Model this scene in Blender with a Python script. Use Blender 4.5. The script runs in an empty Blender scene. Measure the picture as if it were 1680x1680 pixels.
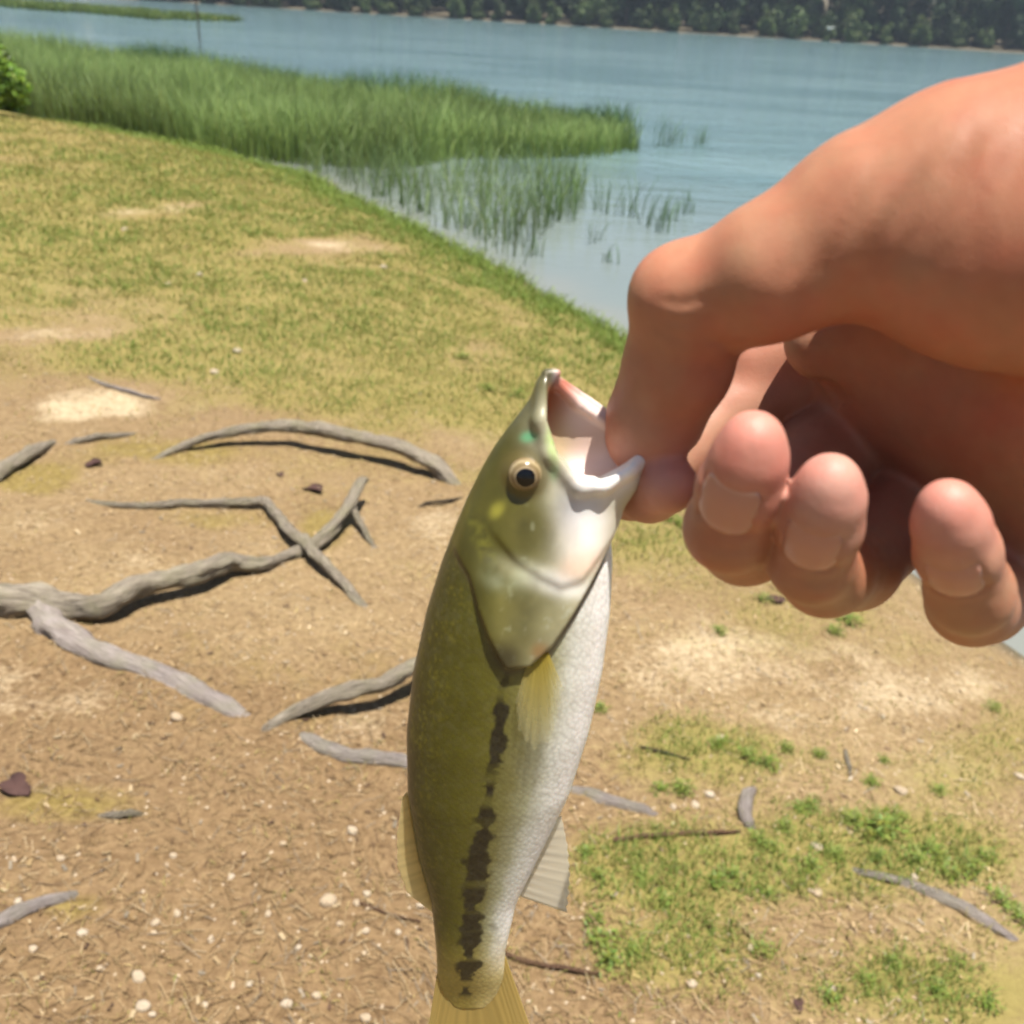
import bpy, math, random
import numpy as np
from mathutils import Matrix, Vector

# ------------------------------------------------------------------ camera, light, exposure
SC = bpy.context.scene
COL = SC.collection
random.seed(7)
RNG = np.random.default_rng(11)

CAM = np.array([0.0, 0.0, 1.55])
FPX = 1650.0                       # focal length in pixels of a 1680 px wide frame
PITCH, ROLL = math.radians(26.4), math.radians(3.45)
FWD = np.array([0, math.cos(PITCH), -math.sin(PITCH)])
_r0 = np.array([1.0, 0, 0]); _u0 = np.array([0, math.sin(PITCH), math.cos(PITCH)])
RIGHT = _r0*math.cos(ROLL) + _u0*math.sin(ROLL)
UP = -_r0*math.sin(ROLL) + _u0*math.cos(ROLL)
cam = bpy.data.cameras.new('camera'); camo = bpy.data.objects.new('camera', cam); COL.objects.link(camo)
cam.sensor_width = 36; cam.lens = 36*FPX/1680; cam.clip_start = 0.01; cam.clip_end = 3000
CAMM = Matrix(((RIGHT[0], UP[0], -FWD[0], CAM[0]), (RIGHT[1], UP[1], -FWD[1], CAM[1]), (RIGHT[2], UP[2], -FWD[2], CAM[2]), (0, 0, 0, 1)))
camo.matrix_world = CAMM
SC.camera = camo
cam.dof.use_dof = True; cam.dof.focus_distance = 0.40
cam.dof.aperture_fstop = (cam.lens/1000)/0.0019

SUN_DIR = Vector((0.12, -0.13, 0.985)).normalized()      # towards the sun
world = bpy.data.worlds.new('World'); SC.world = world; world.use_nodes = True
wn = world.node_tree.nodes; wl = world.node_tree.links
sky = wn.new('ShaderNodeTexSky'); sky.sky_type = 'NISHITA'; sky.sun_disc = False
sky.sun_elevation = math.asin(SUN_DIR.z); sky.sun_rotation = math.atan2(SUN_DIR.x, SUN_DIR.y)
sky.air_density = 1.0; sky.dust_density = 1.2; sky.ozone_density = 1.0
wn['Background'].inputs['Strength'].default_value = 0.05
wl.new(sky.outputs[0], wn['Background'].inputs['Color'])
sun = bpy.data.lights.new('sun', 'SUN'); sun.energy = 5.0; sun.angle = math.radians(0.53); sun.color = (1.0, 0.955, 0.88)
suno = bpy.data.objects.new('sun', sun); COL.objects.link(suno)
suno.rotation_euler = SUN_DIR.to_track_quat('Z', 'Y').to_euler()
SC.view_settings.view_transform = 'Standard'; SC.view_settings.look = 'None'
SC.view_settings.exposure = 1.0; SC.view_settings.gamma = 1.0
SC.cycles.use_denoising = True
SC.cycles.max_bounces = 6; SC.cycles.diffuse_bounces = 3; SC.cycles.transparent_max_bounces = 10
SC.cycles.use_adaptive_sampling = True; SC.cycles.adaptive_threshold = 0.03

# ------------------------------------------------------------------ small helpers
def srgb(r, g, b):
    f = lambda c: (c/255/12.92) if c/255 <= 0.04045 else ((c/255+0.055)/1.055)**2.4
    return np.array([f(r), f(g), f(b)])

def ray(u, v):
    d = FWD + RIGHT*((u-840)/FPX) - UP*((v-840)/FPX)
    return d/np.linalg.norm(d)

def cam_pt(u, v, d):               # a world point at view depth d
    return CAM + d*(FWD + RIGHT*((u-840)/FPX) - UP*((v-840)/FPX))

def _hash(ix, iy, iz, seed):
    h = (ix.astype(np.int64)*374761393 + iy.astype(np.int64)*668265263 + iz.astype(np.int64)*2147483647 + seed*974634721) & 0x7fffffff
    h = ((h ^ (h >> 13))*1274126177) & 0x7fffffff
    h = h ^ (h >> 16)
    return (h % 100003)/100003.0

def vnoise(x, y, z=None, seed=0):
    x = np.asarray(x, float); y = np.asarray(y, float); z = np.zeros_like(x) if z is None else np.asarray(z, float)
    ix, iy, iz = np.floor(x), np.floor(y), np.floor(z)
    fx, fy, fz = x-ix, y-iy, z-iz
    fx = fx*fx*(3-2*fx); fy = fy*fy*(3-2*fy); fz = fz*fz*(3-2*fz)
    r = 0
    for dx in (0, 1):
        for dy in (0, 1):
            for dz in ((0, 1) if np.any(fz) else (0,)):
                w = (fx if dx else 1-fx)*(fy if dy else 1-fy)*(fz if dz else 1-fz)
                r = r + w*_hash(ix+dx, iy+dy, iz+dz, seed)
    return r*2-1

def fbm(x, y, z=None, seed=0, octaves=4):
    s, a, f = 0, 1.0, 1.0
    for o in range(octaves):
        s = s + a*vnoise(np.asarray(x)*f, np.asarray(y)*f, None if z is None else np.asarray(z)*f, seed+o*17)
        a *= 0.5; f *= 2.03
    return s/1.9

def sstep(a, b, x):
    t = np.clip((x-a)/(b-a), 0, 1); return t*t*(3-2*t)

def mesh_arrays(name, verts, faces, cols=None, smooth=False, uv=None):
    """faces: list of (n,k) int arrays"""
    me = bpy.data.meshes.new(name)
    verts = np.asarray(verts, np.float32)
    me.vertices.add(len(verts)); me.vertices.foreach_set('co', verts.ravel())
    loops = np.concatenate([np.asarray(f, np.int32).ravel() for f in faces])
    sizes = np.concatenate([np.full(len(f), np.asarray(f).shape[1], np.int32) for f in faces])
    starts = np.concatenate([[0], np.cumsum(sizes)[:-1]]).astype(np.int32)
    me.loops.add(len(loops)); me.loops.foreach_set('vertex_index', loops)
    me.polygons.add(len(sizes)); me.polygons.foreach_set('loop_start', starts); me.polygons.foreach_set('loop_total', sizes)
    if cols is not None:
        for k, c in cols.items():
            c = np.asarray(c, np.float32)
            if c.ndim == 1:
                a = me.attributes.new(k, 'FLOAT', 'POINT'); a.data.foreach_set('value', c)
            else:
                if c.shape[1] == 3: c = np.concatenate([c, np.ones((len(c), 1), np.float32)], 1)
                a = me.attributes.new(k, 'FLOAT_COLOR', 'POINT'); a.data.foreach_set('color', c.ravel())
    me.update(calc_edges=True); me.validate()
    if uv is not None:
        l = me.uv_layers.new(name='UVMap'); l.data.foreach_set('uv', np.asarray(uv, np.float32)[loops].ravel())
    if smooth: me.polygons.foreach_set('use_smooth', np.ones(len(sizes), bool))
    return me

def link(name, me, mat=None, parent=None):
    o = bpy.data.objects.new(name, me); COL.objects.link(o)
    if mat is not None and me is not None:
        me.materials.clear(); me.materials.append(mat)
    if parent is not None: o.parent = parent
    return o

def tag(o, label=None, cat=None, group=None, kind=None):
    if label: o['label'] = label
    if cat: o['category'] = cat
    if group: o['group'] = group
    if kind: o['kind'] = kind
    return o

def empty(name, loc):
    o = bpy.data.objects.new(name, None); COL.objects.link(o); o.location = loc; o.empty_display_size = 0.05
    return o

class NT:
    """tiny node-tree builder"""
    def __init__(s, name):
        s.m = bpy.data.materials.new(name); s.m.use_nodes = True
        s.t = s.m.node_tree; s.n = s.t.nodes; s.l = s.t.links
        s.b = s.n['Principled BSDF']; s.out = s.n['Material Output']
    def node(s, kind, **kw):
        nd = s.n.new('ShaderNode'+kind)
        for k, v in kw.items():
            if k.startswith('i_'):
                key = k[2:]; key = int(key) if key.isdigit() else key.replace('_', ' ')
                s.set(nd, key, v)
            else: setattr(nd, k, v)
        return nd
    def set(s, nd, key, v):
        if isinstance(v, bpy.types.NodeSocket): s.l.new(v, nd.inputs[key])
        else: nd.inputs[key].default_value = v
    def P(s, **kw):
        for k, v in kw.items(): s.set(s.b, k.replace('_', ' '), v)
    def attr(s, name, out='Color'): return s.node('Attribute', attribute_name=name).outputs[out]
    def coord(s, out='Object'): return s.node('TexCoord').outputs[out]
    def mapping(s, vec, scale=(1, 1, 1), rot=(0, 0, 0)):
        return s.node('Mapping', i_Vector=vec, i_Scale=scale, i_Rotation=rot).outputs[0]
    def noise(s, vec, scale, detail=4, rough=0.55, out='Fac', dist=0):
        return s.node('TexNoise', i_Vector=vec, i_Scale=scale, i_Detail=detail, i_Roughness=rough, i_Distortion=dist).outputs[out]
    def ramp(s, fac, stops):
        nd = s.node('ValToRGB', i_Fac=fac); e = nd.color_ramp.elements
        while len(e) < len(stops): e.new(0.5)
        for el, (p, c) in zip(e, stops):
            el.position = p; el.color = (c, c, c, 1) if np.isscalar(c) else (*c, 1)
        return nd.outputs[0]
    def mix(s, fac, a, b, blend='MIX'):
        nd = s.node('Mix', data_type='RGBA', blend_type=blend)
        s.set(nd, 0, fac)
        for i, x in ((6, a), (7, b)):
            if isinstance(x, bpy.types.NodeSocket): s.l.new(x, nd.inputs[i])
            else: nd.inputs[i].default_value = (*x, 1)
        return nd.outputs[2]
    def math(s, op, a, b=0.0):
        nd = s.node('Math', operation=op); s.set(nd, 0, a); s.set(nd, 1, b); return nd.outputs[0]
    def bump(s, h, strength=0.5, dist=0.01, normal=None):
        nd = s.node('Bump', i_Height=h, i_Strength=strength, i_Distance=dist)
        if normal is not None: s.l.new(normal, nd.inputs['Normal'])
        return nd.outputs[0]

# ------------------------------------------------------------------ the lie of the land
ZW = -0.45                          # water level
def pix_plane(u, v, z):
    d = ray(u, v); t = (z-CAM[2])/d[2]; return CAM + d*t

SHORE = [pix_plane(u, v, ZW)[:2] for u, v in
         ((-130, 160), (0, 187), (200, 228), (380, 263), (520, 300), (700, 386), (830, 446), (920, 496), (1030, 556), (1200, 690), (1420, 868), (1680, 1078))]
SHORE = [SHORE[0]+np.array([-22.0, 14.0]), SHORE[0]+np.array([-9, 6.5])] + SHORE
SHORE = SHORE + [SHORE[-1]+np.array([0.9, -1.6]), SHORE[-1]+np.array([3.0, -6.5]), SHORE[-1]+np.array([9.0, -30.0]), SHORE[-1]+np.array([20.0, -200.0])]
SHORE = np.array([SHORE[0]+np.array([-400.0, 60.0])] + SHORE)

def shore_dist(x, y):
    """signed distance to the waterline, positive on land"""
    x = np.asarray(x, float); y = np.asarray(y, float)
    best = np.full(x.shape, 1e9); sign = np.ones(x.shape)
    for a, b in zip(SHORE[:-1], SHORE[1:]):
        ex, ey = b-a; L2 = ex*ex+ey*ey
        t = np.clip(((x-a[0])*ex+(y-a[1])*ey)/L2, 0, 1)
        dx, dy = x-(a[0]+t*ex), y-(a[1]+t*ey)
        d = np.hypot(dx, dy); cr = ex*dy-ey*dx
        m = d < best-1e-9
        best = np.where(m, d, best); sign = np.where(m, np.where(cr < 0, 1, -1), sign)
    return best*sign

FAR_Y = 236.0
def height(x, y):
    x = np.asarray(x, float); y = np.asarray(y, float)
    s = shore_dist(x, y) + 0.10*fbm(x*0.9, y*0.9, seed=5, octaves=3)
    land = ZW + 0.40*(1-np.exp(-np.maximum(s, 0)/1.1)) + 0.022*np.clip(s, 0, 10)
    near = np.exp(-(np.hypot(x, y-2.5)/7.0)**2)
    land = land + (0.030*fbm(x*1.3, y*1.3, seed=1, octaves=4) + 0.010*fbm(x*7, y*7, seed=2, octaves=3)*near + 0.0035*vnoise(x*31, y*31, seed=9)*near)*sstep(0, 0.5, s)
    bed = ZW - 0.22*np.maximum(-s, 0)**0.8
    bed = np.maximum(bed, ZW-2.2)
    z = np.where(s > 0, land, bed)
    fy = y - FAR_Y - 3*vnoise(x*0.03, x*0+3.3, seed=4)
    far = ZW + 0.5*(1-np.exp(-np.maximum(fy, 0)/3)) + 0.10*np.maximum(fy-8, 0)
    return np.where(fy > 0, far, np.where((fy > -20) & (s < 0), np.maximum(z, ZW+fy*0.12), z))

def ground_at(u, v, lift=0.0):
    d = ray(u, v); t = np.linspace(0.8, 60, 6000) if v > 120 else np.linspace(5, 400, 9000)
    p = CAM[None]+d[None]*t[:, None]
    k = np.argmax(p[:, 2] < height(p[:, 0], p[:, 1])+lift)
    t2 = np.linspace(t[max(k-1, 0)], t[k], 40); p = CAM[None]+d[None]*t2[:, None]
    k = np.argmax(p[:, 2] <= height(p[:, 0], p[:, 1])+lift+1e-6)
    return p[k]

class Patch:
    """an ellipse on the ground"""
    def __init__(s, u, v, ru, rv, w):
        c = ground_at(u, v)[:2]; a = ground_at(u+ru, v)[:2]-c; b = ground_at(u, v+rv)[:2]-c
        s.c, s.w = c, w; s.inv = np.linalg.inv(np.array([a, b]).T)
    def __call__(s, x, y, wx=0, wy=0):
        dx, dy = x-s.c[0], y-s.c[1]
        p = s.inv[0, 0]*dx+s.inv[0, 1]*dy; q = s.inv[1, 0]*dx+s.inv[1, 1]*dy
        return s.w*np.exp(-((p+wx)**2+(q+wy)**2)**1.3)

GRASS_P = [Patch(*a) for a in (
    (300, 330, 420, 90, .35), (560, 560, 330, 110, .42), (820, 650, 190, 55, .55), (400, 470, 330, 60, .25), (760, 410, 90, 40, .5), (640, 350, 120, 30, .45),
    (330, 260, 180, 25, .5), (980, 640, 120, 60, .3),
    (250, 1000, 420, 200, -.75), (330, 1450, 470, 240, -1.0), (120, 660, 150, 60, -.6), (205, 350, 110, 16, -.9), (105, 545, 105, 15, -.9), (560, 405, 140, 16, -.6),
    (700, 860, 90, 60, -.45), (150, 760, 200, 60, -.3),
    (1180, 1230, 190, 70, .75), (1480, 1390, 230, 60, 1.0), (1040, 1420, 140, 70, .7), (1180, 1440, 170, 50, .6), (1080, 1560, 140, 60, .6), (1560, 1620, 190, 60, .6), (1600, 1250, 120, 60, .4),
    (1250, 1120, 260, 50, -.3), (1560, 1130, 160, 50, -.35), (1330, 1500, 150, 40, -.15), (850, 1640, 170, 60, -.4), (1100, 900, 120, 30, .1), (1340, 1000, 110, 30, .15))]
PALE_P = [Patch(*a) for a in (
    (120, 665, 85, 26, 1.3), (210, 668, 120, 20, .5), (205, 348, 105, 12, 1.0), (100, 545, 95, 12, .7), (560, 405, 110, 10, .6), (60, 1130, 190, 60, .55), (560, 1190, 150, 50, .5),
    (1230, 1080, 260, 45, .55), (1500, 1130, 170, 40, .6), (720, 870, 60, 40, .55), (180, 900, 200, 40, .35), (400, 590, 50, 12, .5), (900, 470, 40, 30, .4), (60, 850, 80, 30, .5), (1580, 1270, 120, 30, .4))]
MOSS_P = [Patch(*a) for a in ((50, 785, 80, 30, 1.0), (120, 1320, 130, 35, .5), (540, 860, 40, 25, .5), (250, 740, 160, 25, .35), (330, 850, 120, 20, .4), (110, 1490, 60, 25, .5), (300, 230, 500, 60, .5))]

def cover(x, y):
    """share of grass, of pale sand and of yellow moss on the bank"""
    s = shore_dist(x, y)
    far = sstep(3.2, 6.5, y)
    g = 0.30 + 0.46*far + 0.50*fbm(x*.9+4, y*.9, seed=21) + 0.36*fbm(x*3.6, y*3.6, seed=22, octaves=4)
    wx = .55*fbm(x*3.1, y*3.1, seed=15, octaves=4); wy = .55*fbm(x*3.1, y*3.1, seed=16, octaves=4)
    g = g + .14*sstep(.05, .5, x)*sstep(4.5, 3.5, y)
    for p in GRASS_P: g = g + p(x, y, wx, wy)
    g = g + 0.6*np.exp(-((s-0.35)/0.45)**2)*sstep(4.5, 6.5, y)
    g = g*sstep(0.0, 0.25, s+0.1*fbm(x*3, y*3, seed=3))
    w = 0.10 + 0.30*fbm(x*1.7, y*1.7+9, seed=31) + 0.25*fbm(x*8, y*8, seed=33, octaves=3)
    pn = 1+.9*fbm(x*6, y*9, seed=35, octaves=3)
    for p in PALE_P: w = w + .62*p(x, y, wx, wy)*pn
    m = 0.15 + 0.4*fbm(x*1.4+5, y*1.4, seed=41) + 0.2*far
    for p in MOSS_P: m = m + 1.5*p(x, y, wx, wy)
    return np.where(y > 100, .9, np.clip(g, 0, 1)), np.where(y > 100, 0, np.clip(w, 0, 1)), np.clip(m, 0, 1)

def mulch(x, y):
    return np.clip(.5+.9*fbm(x*.9+2, y*1.2, seed=45, octaves=3)+.35*fbm(x*4, y*5, seed=46, octaves=3)-.5*sstep(3.4, 5.5, y)+.35*sstep(2.7, 1.9, y)*sstep(.4, -.2, x), 0, 1)

def build_ground():
    nx, ny = 470, 600
    tx = np.linspace(-6.7, 6.7, nx); ty = np.linspace(-2.6, 6.35, ny)
    X, Y = np.meshgrid(0.85*np.sinh(tx), 2.1+1.25*np.sinh(ty), indexing='ij')
    x, y = X.ravel(), Y.ravel()
    z = height(x, y); g, w, m = cover(x, y)
    i = np.arange(nx*ny).reshape(nx, ny)
    q = np.stack([i[:-1, :-1], i[1:, :-1], i[1:, 1:], i[:-1, 1:]], -1).reshape(-1, 4)
    s = shore_dist(x, y)
    wet = sstep(0.22, -0.02, s)
    return mesh_arrays('ground', np.stack([x, y, z], 1), [q], {'grass': g, 'pale': w, 'moss': m, 'wet': wet, 'mulch': mulch(x, y)}, smooth=True)

def mat_ground():
    t = NT('bank soil'); c = t.coord('Object')
    n1 = t.noise(c, 9, 6, .65); n2 = t.noise(c, 55, 5, .7); n3 = t.noise(t.mapping(c, (1, 1, 1), (0, 0, .5)), 160, 3, .6)
    fib = t.noise(t.mapping(c, (30, 150, 30), (0, 0, .35)), 1.0, 3, .6)
    fib2 = t.noise(t.mapping(c, (140, 34, 30), (0, 0, -.25)), 1.0, 3, .6)
    soil = t.ramp(n2, ((.25, (.14, .088, .040)), (.45, (.27, .185, .088)), (.62, (.38, .28, .145)), (.8, (.52, .41, .24))))
    soil = t.mix(t.ramp(n1, ((.35, 0), (.7, .7))), soil, (.31, .22, .115))
    soil = t.mix(t.math('MULTIPLY', t.ramp(fib, ((.5, 0), (.68, 1))), .5), soil, (.47, .33, .19))
    soil = t.mix(t.math('MULTIPLY', t.ramp(fib2, ((.55, 0), (.7, 1))), .45), soil, (.15, .085, .05))
    soil = t.mix(t.math('MULTIPLY', t.attr('mulch', 'Fac'), .72), soil, t.ramp(n2, ((.3, (.12, .066, .030)), (.7, (.28, .175, .085)))))
    pale = t.ramp(n2, ((.3, (.40, .30, .175)), (.7, (.60, .48, .31))))
    pw = t.ramp(t.math('ADD', t.attr('pale', 'Fac'), t.math('MULTIPLY', t.math('SUBTRACT', n2, .5), .8)), ((.30, 0), (.75, 1)))
    colr = t.mix(pw, soil, pale)
    moss = t.ramp(n2, ((.3, (.15, .105, .022)), (.7, (.33, .25, .075))))
    mw = t.ramp(t.math('ADD', t.attr('moss', 'Fac'), t.math('MULTIPLY', t.math('SUBTRACT', n1, .5), 1.0)), ((.40, 0), (.85, .8)))
    colr = t.mix(mw, colr, moss)
    thatch = t.mix(n2, (.16, .135, .035), (.38, .31, .10))
    gw = t.ramp(t.math('ADD', t.attr('grass', 'Fac'), t.math('MULTIPLY', t.math('SUBTRACT', n2, .5), .9)), ((.30, 0), (.85, .85)))
    colr = t.mix(gw, colr, thatch)
    colr = t.mix(t.attr('wet', 'Fac'), colr, (.12, .10, .065))
    colr = t.mix(1.0, colr, (.80, .80, .80), 'MULTIPLY')
    h = t.math('ADD', t.math('MULTIPLY', n2, .7), t.math('ADD', t.math('MULTIPLY', n3, .35), t.math('MULTIPLY', fib, .4)))
    t.P(Base_Color=colr, Roughness=.92, Specular_IOR_Level=.2, Normal=t.bump(h, .9, .012))
    return t.m

tag(link('ground', build_ground(), mat_ground()), kind='structure')

def mat_water():
    t = NT('lake water'); c = t.coord('Object')
    w1 = t.noise(t.mapping(c, (.55, 1.5, 1), (0, 0, .12)), 1.6, 4, .62, dist=.4)
    w2 = t.noise(t.mapping(c, (.10, .32, 1), (0, 0, -.08)), 1.0, 3, .5)
    w3 = t.noise(t.mapping(c, (1, 2.6, 1)), 7.0, 2, .5)
    calm = t.attr('calm', 'Fac')
    h = t.math('ADD', t.math('ADD', t.math('MULTIPLY', w1, .9), t.math('MULTIPLY', w2, 1.4)), t.math('MULTIPLY', w3, .12))
    st = t.math('SUBTRACT', 1.0, t.math('MULTIPLY', calm, .88))
    bm = t.node('Bump', i_Height=h, i_Strength=t.math('MULTIPLY', st, .75), i_Distance=.10)
    deep = t.mix(t.ramp(w2, ((.4, 0), (.62, 1))), (.10, .165, .175), (.145, .22, .23))
    colr = t.mix(t.attr('shallow', 'Fac'), deep, (.22, .215, .18))
    colr = t.mix(t.math('MULTIPLY', calm, .75), colr, (.16, .172, .155))
    t.P(Base_Color=colr, Roughness=.09, IOR=1.33, Normal=bm.outputs[0])
    return t.m

def build_water():
    nx, ny = 150, 220
    tx = np.linspace(-6.2, 6.2, nx); ty = np.linspace(-5.0, 6.6, ny)
    X, Y = np.meshgrid(1.6*np.sinh(tx), 6+0.75*np.sinh(ty), indexing='ij')
    X = X+ (Y>0)*0.0
    x, y = X.ravel(), np.minimum(Y.ravel(), 330)
    s = -shore_dist(x, y)
    i = np.arange(nx*ny).reshape(nx, ny)
    q = np.stack([i[:-1, :-1], i[1:, :-1], i[1:, 1:], i[:-1, 1:]], -1).reshape(-1, 4)
    return mesh_arrays('water', np.stack([x, y, np.full_like(x, ZW)], 1), [q],
                       {'shallow': sstep(.75, 0.0, s+.3*fbm(x*1.5, y*1.5, seed=6)), 'calm': sstep(7.0, 0.5, s)}, smooth=True)
tag(link('water', build_water(), mat_water()), kind='structure')

# ------------------------------------------------------------------ leaf and blade meshes
def blades(pos, hgt, wid, lean, ang, col_b, col_t, bend=None):
    """one mesh of tapered, bent grass blades"""
    n = len(pos)
    dx, dy = np.cos(ang), np.sin(ang)                    # lean direction
    face = RNG.uniform(0, 2*np.pi, n); sx, sy = np.cos(face)*wid/2, np.sin(face)*wid/2
    V = np.zeros((n, 7, 3)); C = np.zeros((n, 7, 3))
    for k, (f, wf, bf) in enumerate(((0, 1, 0), (.4, .9, .12), (.75, .6, .5), (1, 0, 1))):
        cx = pos[:, 0]+dx*lean*hgt*bf; cy = pos[:, 1]+dy*lean*hgt*bf
        cz = pos[:, 2]+hgt*f*np.sqrt(np.maximum(1-(lean*bf*.8)**2, .1))
        cc = col_b*(1-f)+col_t*f
        if k < 3:
            V[:, 2*k] = np.stack([cx-sx*wf, cy-sy*wf, cz], 1); V[:, 2*k+1] = np.stack([cx+sx*wf, cy+sy*wf, cz], 1)
            C[:, 2*k] = cc; C[:, 2*k+1] = cc
        else: V[:, 6] = np.stack([cx, cy, cz], 1); C[:, 6] = cc
    b = np.arange(n)[:, None]*7
    q = np.concatenate([b+np.array([0, 1, 3, 2]), b+np.array([2, 3, 5, 4])]); tr = b+np.array([4, 5, 6])
    return V.reshape(-1, 3), C.reshape(-1, 3), q, tr

def mat_leaf(name, transl=.35, rough=.55, vary=0.0):
    t = NT(name)
    c = t.attr('col')
    if vary:
        r = t.node('ObjectInfo').outputs['Random']
        c = t.mix(t.math('MULTIPLY', r, vary), c, (.10, .14, .04), 'MIX')
        hsv = t.node('HueSaturation', i_Color=c, i_Value=t.math('ADD', .75, t.math('MULTIPLY', r, .6)))
        c = hsv.outputs[0]
    c = t.mix(1.0, c, (.82, .82, .82), 'MULTIPLY')
    t.P(Base_Color=c, Roughness=rough, Specular_IOR_Level=.25)
    tr = t.node('BsdfTranslucent', i_Color=c)
    ms = t.node('MixShader', i_Fac=transl); t.l.new(t.b.outputs[0], ms.inputs[1]); t.l.new(tr.outputs[0], ms.inputs[2])
    t.l.new(ms.outputs[0], t.out.inputs['Surface'])
    return t.m
M_GRASS = mat_leaf('grass blades', .35, .6)
M_REED = mat_leaf('reed blades', .45, .55)
M_LEAF = mat_leaf('leaves', .3, .45)
M_TREE = mat_leaf('tree leaves', .25, .6, .35)

def mat_bark(name, a, b, c_, scale=1.0):
    t = NT(name); uv = t.coord('UV')
    streak = t.noise(t.mapping(uv, (9, 1.2*scale, 1)), 6, 5, .65, dist=.6)
    blotch = t.noise(t.coord('Object'), 14, 4, .6)
    fine = t.noise(t.coord('Object'), 220, 3, .6)
    cc = t.ramp(streak, ((.3, a), (.52, b), (.72, c_)))
    cc = t.mix(t.ramp(blotch, ((.45, 0), (.75, .6))), cc, tuple(np.array(b)*np.array((.9, 1.0, .72))))
    cc = t.mix(t.math('MULTIPLY', t.ramp(fine, ((.5, 0), (.8, 1))), .35), cc, tuple(np.array(a)*.7))
    cc = t.mix(1.0, cc, (.82, .82, .82), 'MULTIPLY')
    h = t.math('ADD', streak, t.math('MULTIPLY', fine, .3))
    t.P(Base_Color=cc, Roughness=.9, Specular_IOR_Level=.15, Normal=t.bump(h, 1.0, .012))
    return t.m
M_ROOT = mat_bark('grey weathered root', (.12, .092, .068), (.36, .305, .23), (.64, .56, .45))
M_ROOT_LILAC = mat_bark('worn lilac root', (.22, .175, .155), (.40, .34, .305), (.56, .49, .45))
M_STICK = mat_bark('brown stick', (.13, .07, .045), (.30, .17, .105), (.42, .27, .18), 2.0)
M_STEM = mat_bark('stem bark', (.06, .045, .03), (.12, .09, .065), (.2, .16, .12))

def tube(points, radii, sides=18, sub=10, wob=0.12, seed=0, flat=1.0):
    """a wavering tapered tube along world points, tips closed"""
    P = np.array(points, float); R = np.array(radii, float); n = len(P)
    Pe = np.vstack([2*P[0]-P[1], P, 2*P[-1]-P[-2]]); pts, rr = [], []
    for i in range(n-1):
        p0, p1, p2, p3 = Pe[i:i+4]
        for k in range(sub):
            t = k/sub
            pts.append(.5*((2*p1)+(-p0+p2)*t+(2*p0-5*p1+4*p2-p3)*t*t+(-p0+3*p1-3*p2+p3)*t**3)); rr.append(R[i]*(1-t)+R[i+1]*t)
    pts.append(P[-1]); rr.append(R[-1])
    pts = np.array(pts); rr = np.array(rr); m = len(pts)
    L = np.concatenate([[0], np.cumsum(np.linalg.norm(np.diff(pts, axis=0), axis=1))])
    rm = rr.mean()
    pts = pts + rm*0.35*np.stack([vnoise(L/rm/5, L*0+k*7.7, seed=seed+k) for k in range(3)], 1)*np.array([1, 1, .5])
    tan = np.gradient(pts, axis=0); tan /= np.linalg.norm(tan, axis=1)[:, None]+1e-12
    up = np.array([0, 0, 1.0]); side = np.cross(tan, up); side /= np.linalg.norm(side, axis=1)[:, None]+1e-9
    nor = np.cross(side, tan)
    a = np.linspace(0, 2*np.pi, sides+1)
    A, LL = np.meshgrid(a, L)
    w = 1+wob*(fbm(np.cos(A)*1.5+seed, np.sin(A)*1.5, LL/rm/2.2, seed=seed+5, octaves=3)*1.3 + 1.0*fbm(np.cos(A)*3.2, np.sin(A)*3.2+seed, LL/rm/7, seed=seed+8, octaves=3))
    kr = np.random.default_rng(seed+400)
    for _ in range(int(L[-1]/(rm*5.5))):                               # knots and scars
        l0, a0, am = kr.uniform(0, L[-1]), kr.uniform(0, 6.28), kr.uniform(-.3, .55)
        da = np.abs((A-a0+np.pi) % (2*np.pi)-np.pi)
        w = w+am*min(1, wob*4)*np.exp(-((LL-l0)/(rm*kr.uniform(.6, 1.6)))**2-(da/.8)**2)
    w[:, -1] = w[:, 0]
    rad = rr[:, None]*w
    V = pts[:, None]+side[:, None]*(np.cos(A)*rad)[..., None]+nor[:, None]*(np.sin(A)*rad*flat)[..., None]
    uv = np.stack([A/(2*np.pi), LL/(2*np.pi*rm)*0.35], -1).reshape(-1, 2)
    i = np.arange(m*(sides+1)).reshape(m, sides+1)
    q = np.stack([i[:-1, :-1], i[:-1, 1:], i[1:, 1:], i[1:, :-1]], -1).reshape(-1, 4)
    V = V.reshape(-1, 3); ends = np.stack([pts[0]-tan[0]*rr[0]*.5, pts[-1]+tan[-1]*rr[-1]*.5])
    b = len(V); V = np.vstack([V, ends]); uv = np.vstack([uv, [[.5, 0], [.5, 1]]])
    t1 = np.stack([np.full(sides, b), i[0, 1:], i[0, :-1]], 1); t2 = np.stack([np.full(sides, b+1), i[-1, :-1], i[-1, 1:]], 1)
    return V, [q, np.vstack([t1, t2])], uv

def tube_mesh(name, *a, **k):
    V, F, uv = tube(*a, **k)
    return mesh_arrays(name, V, F, smooth=True, uv=uv)

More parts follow.
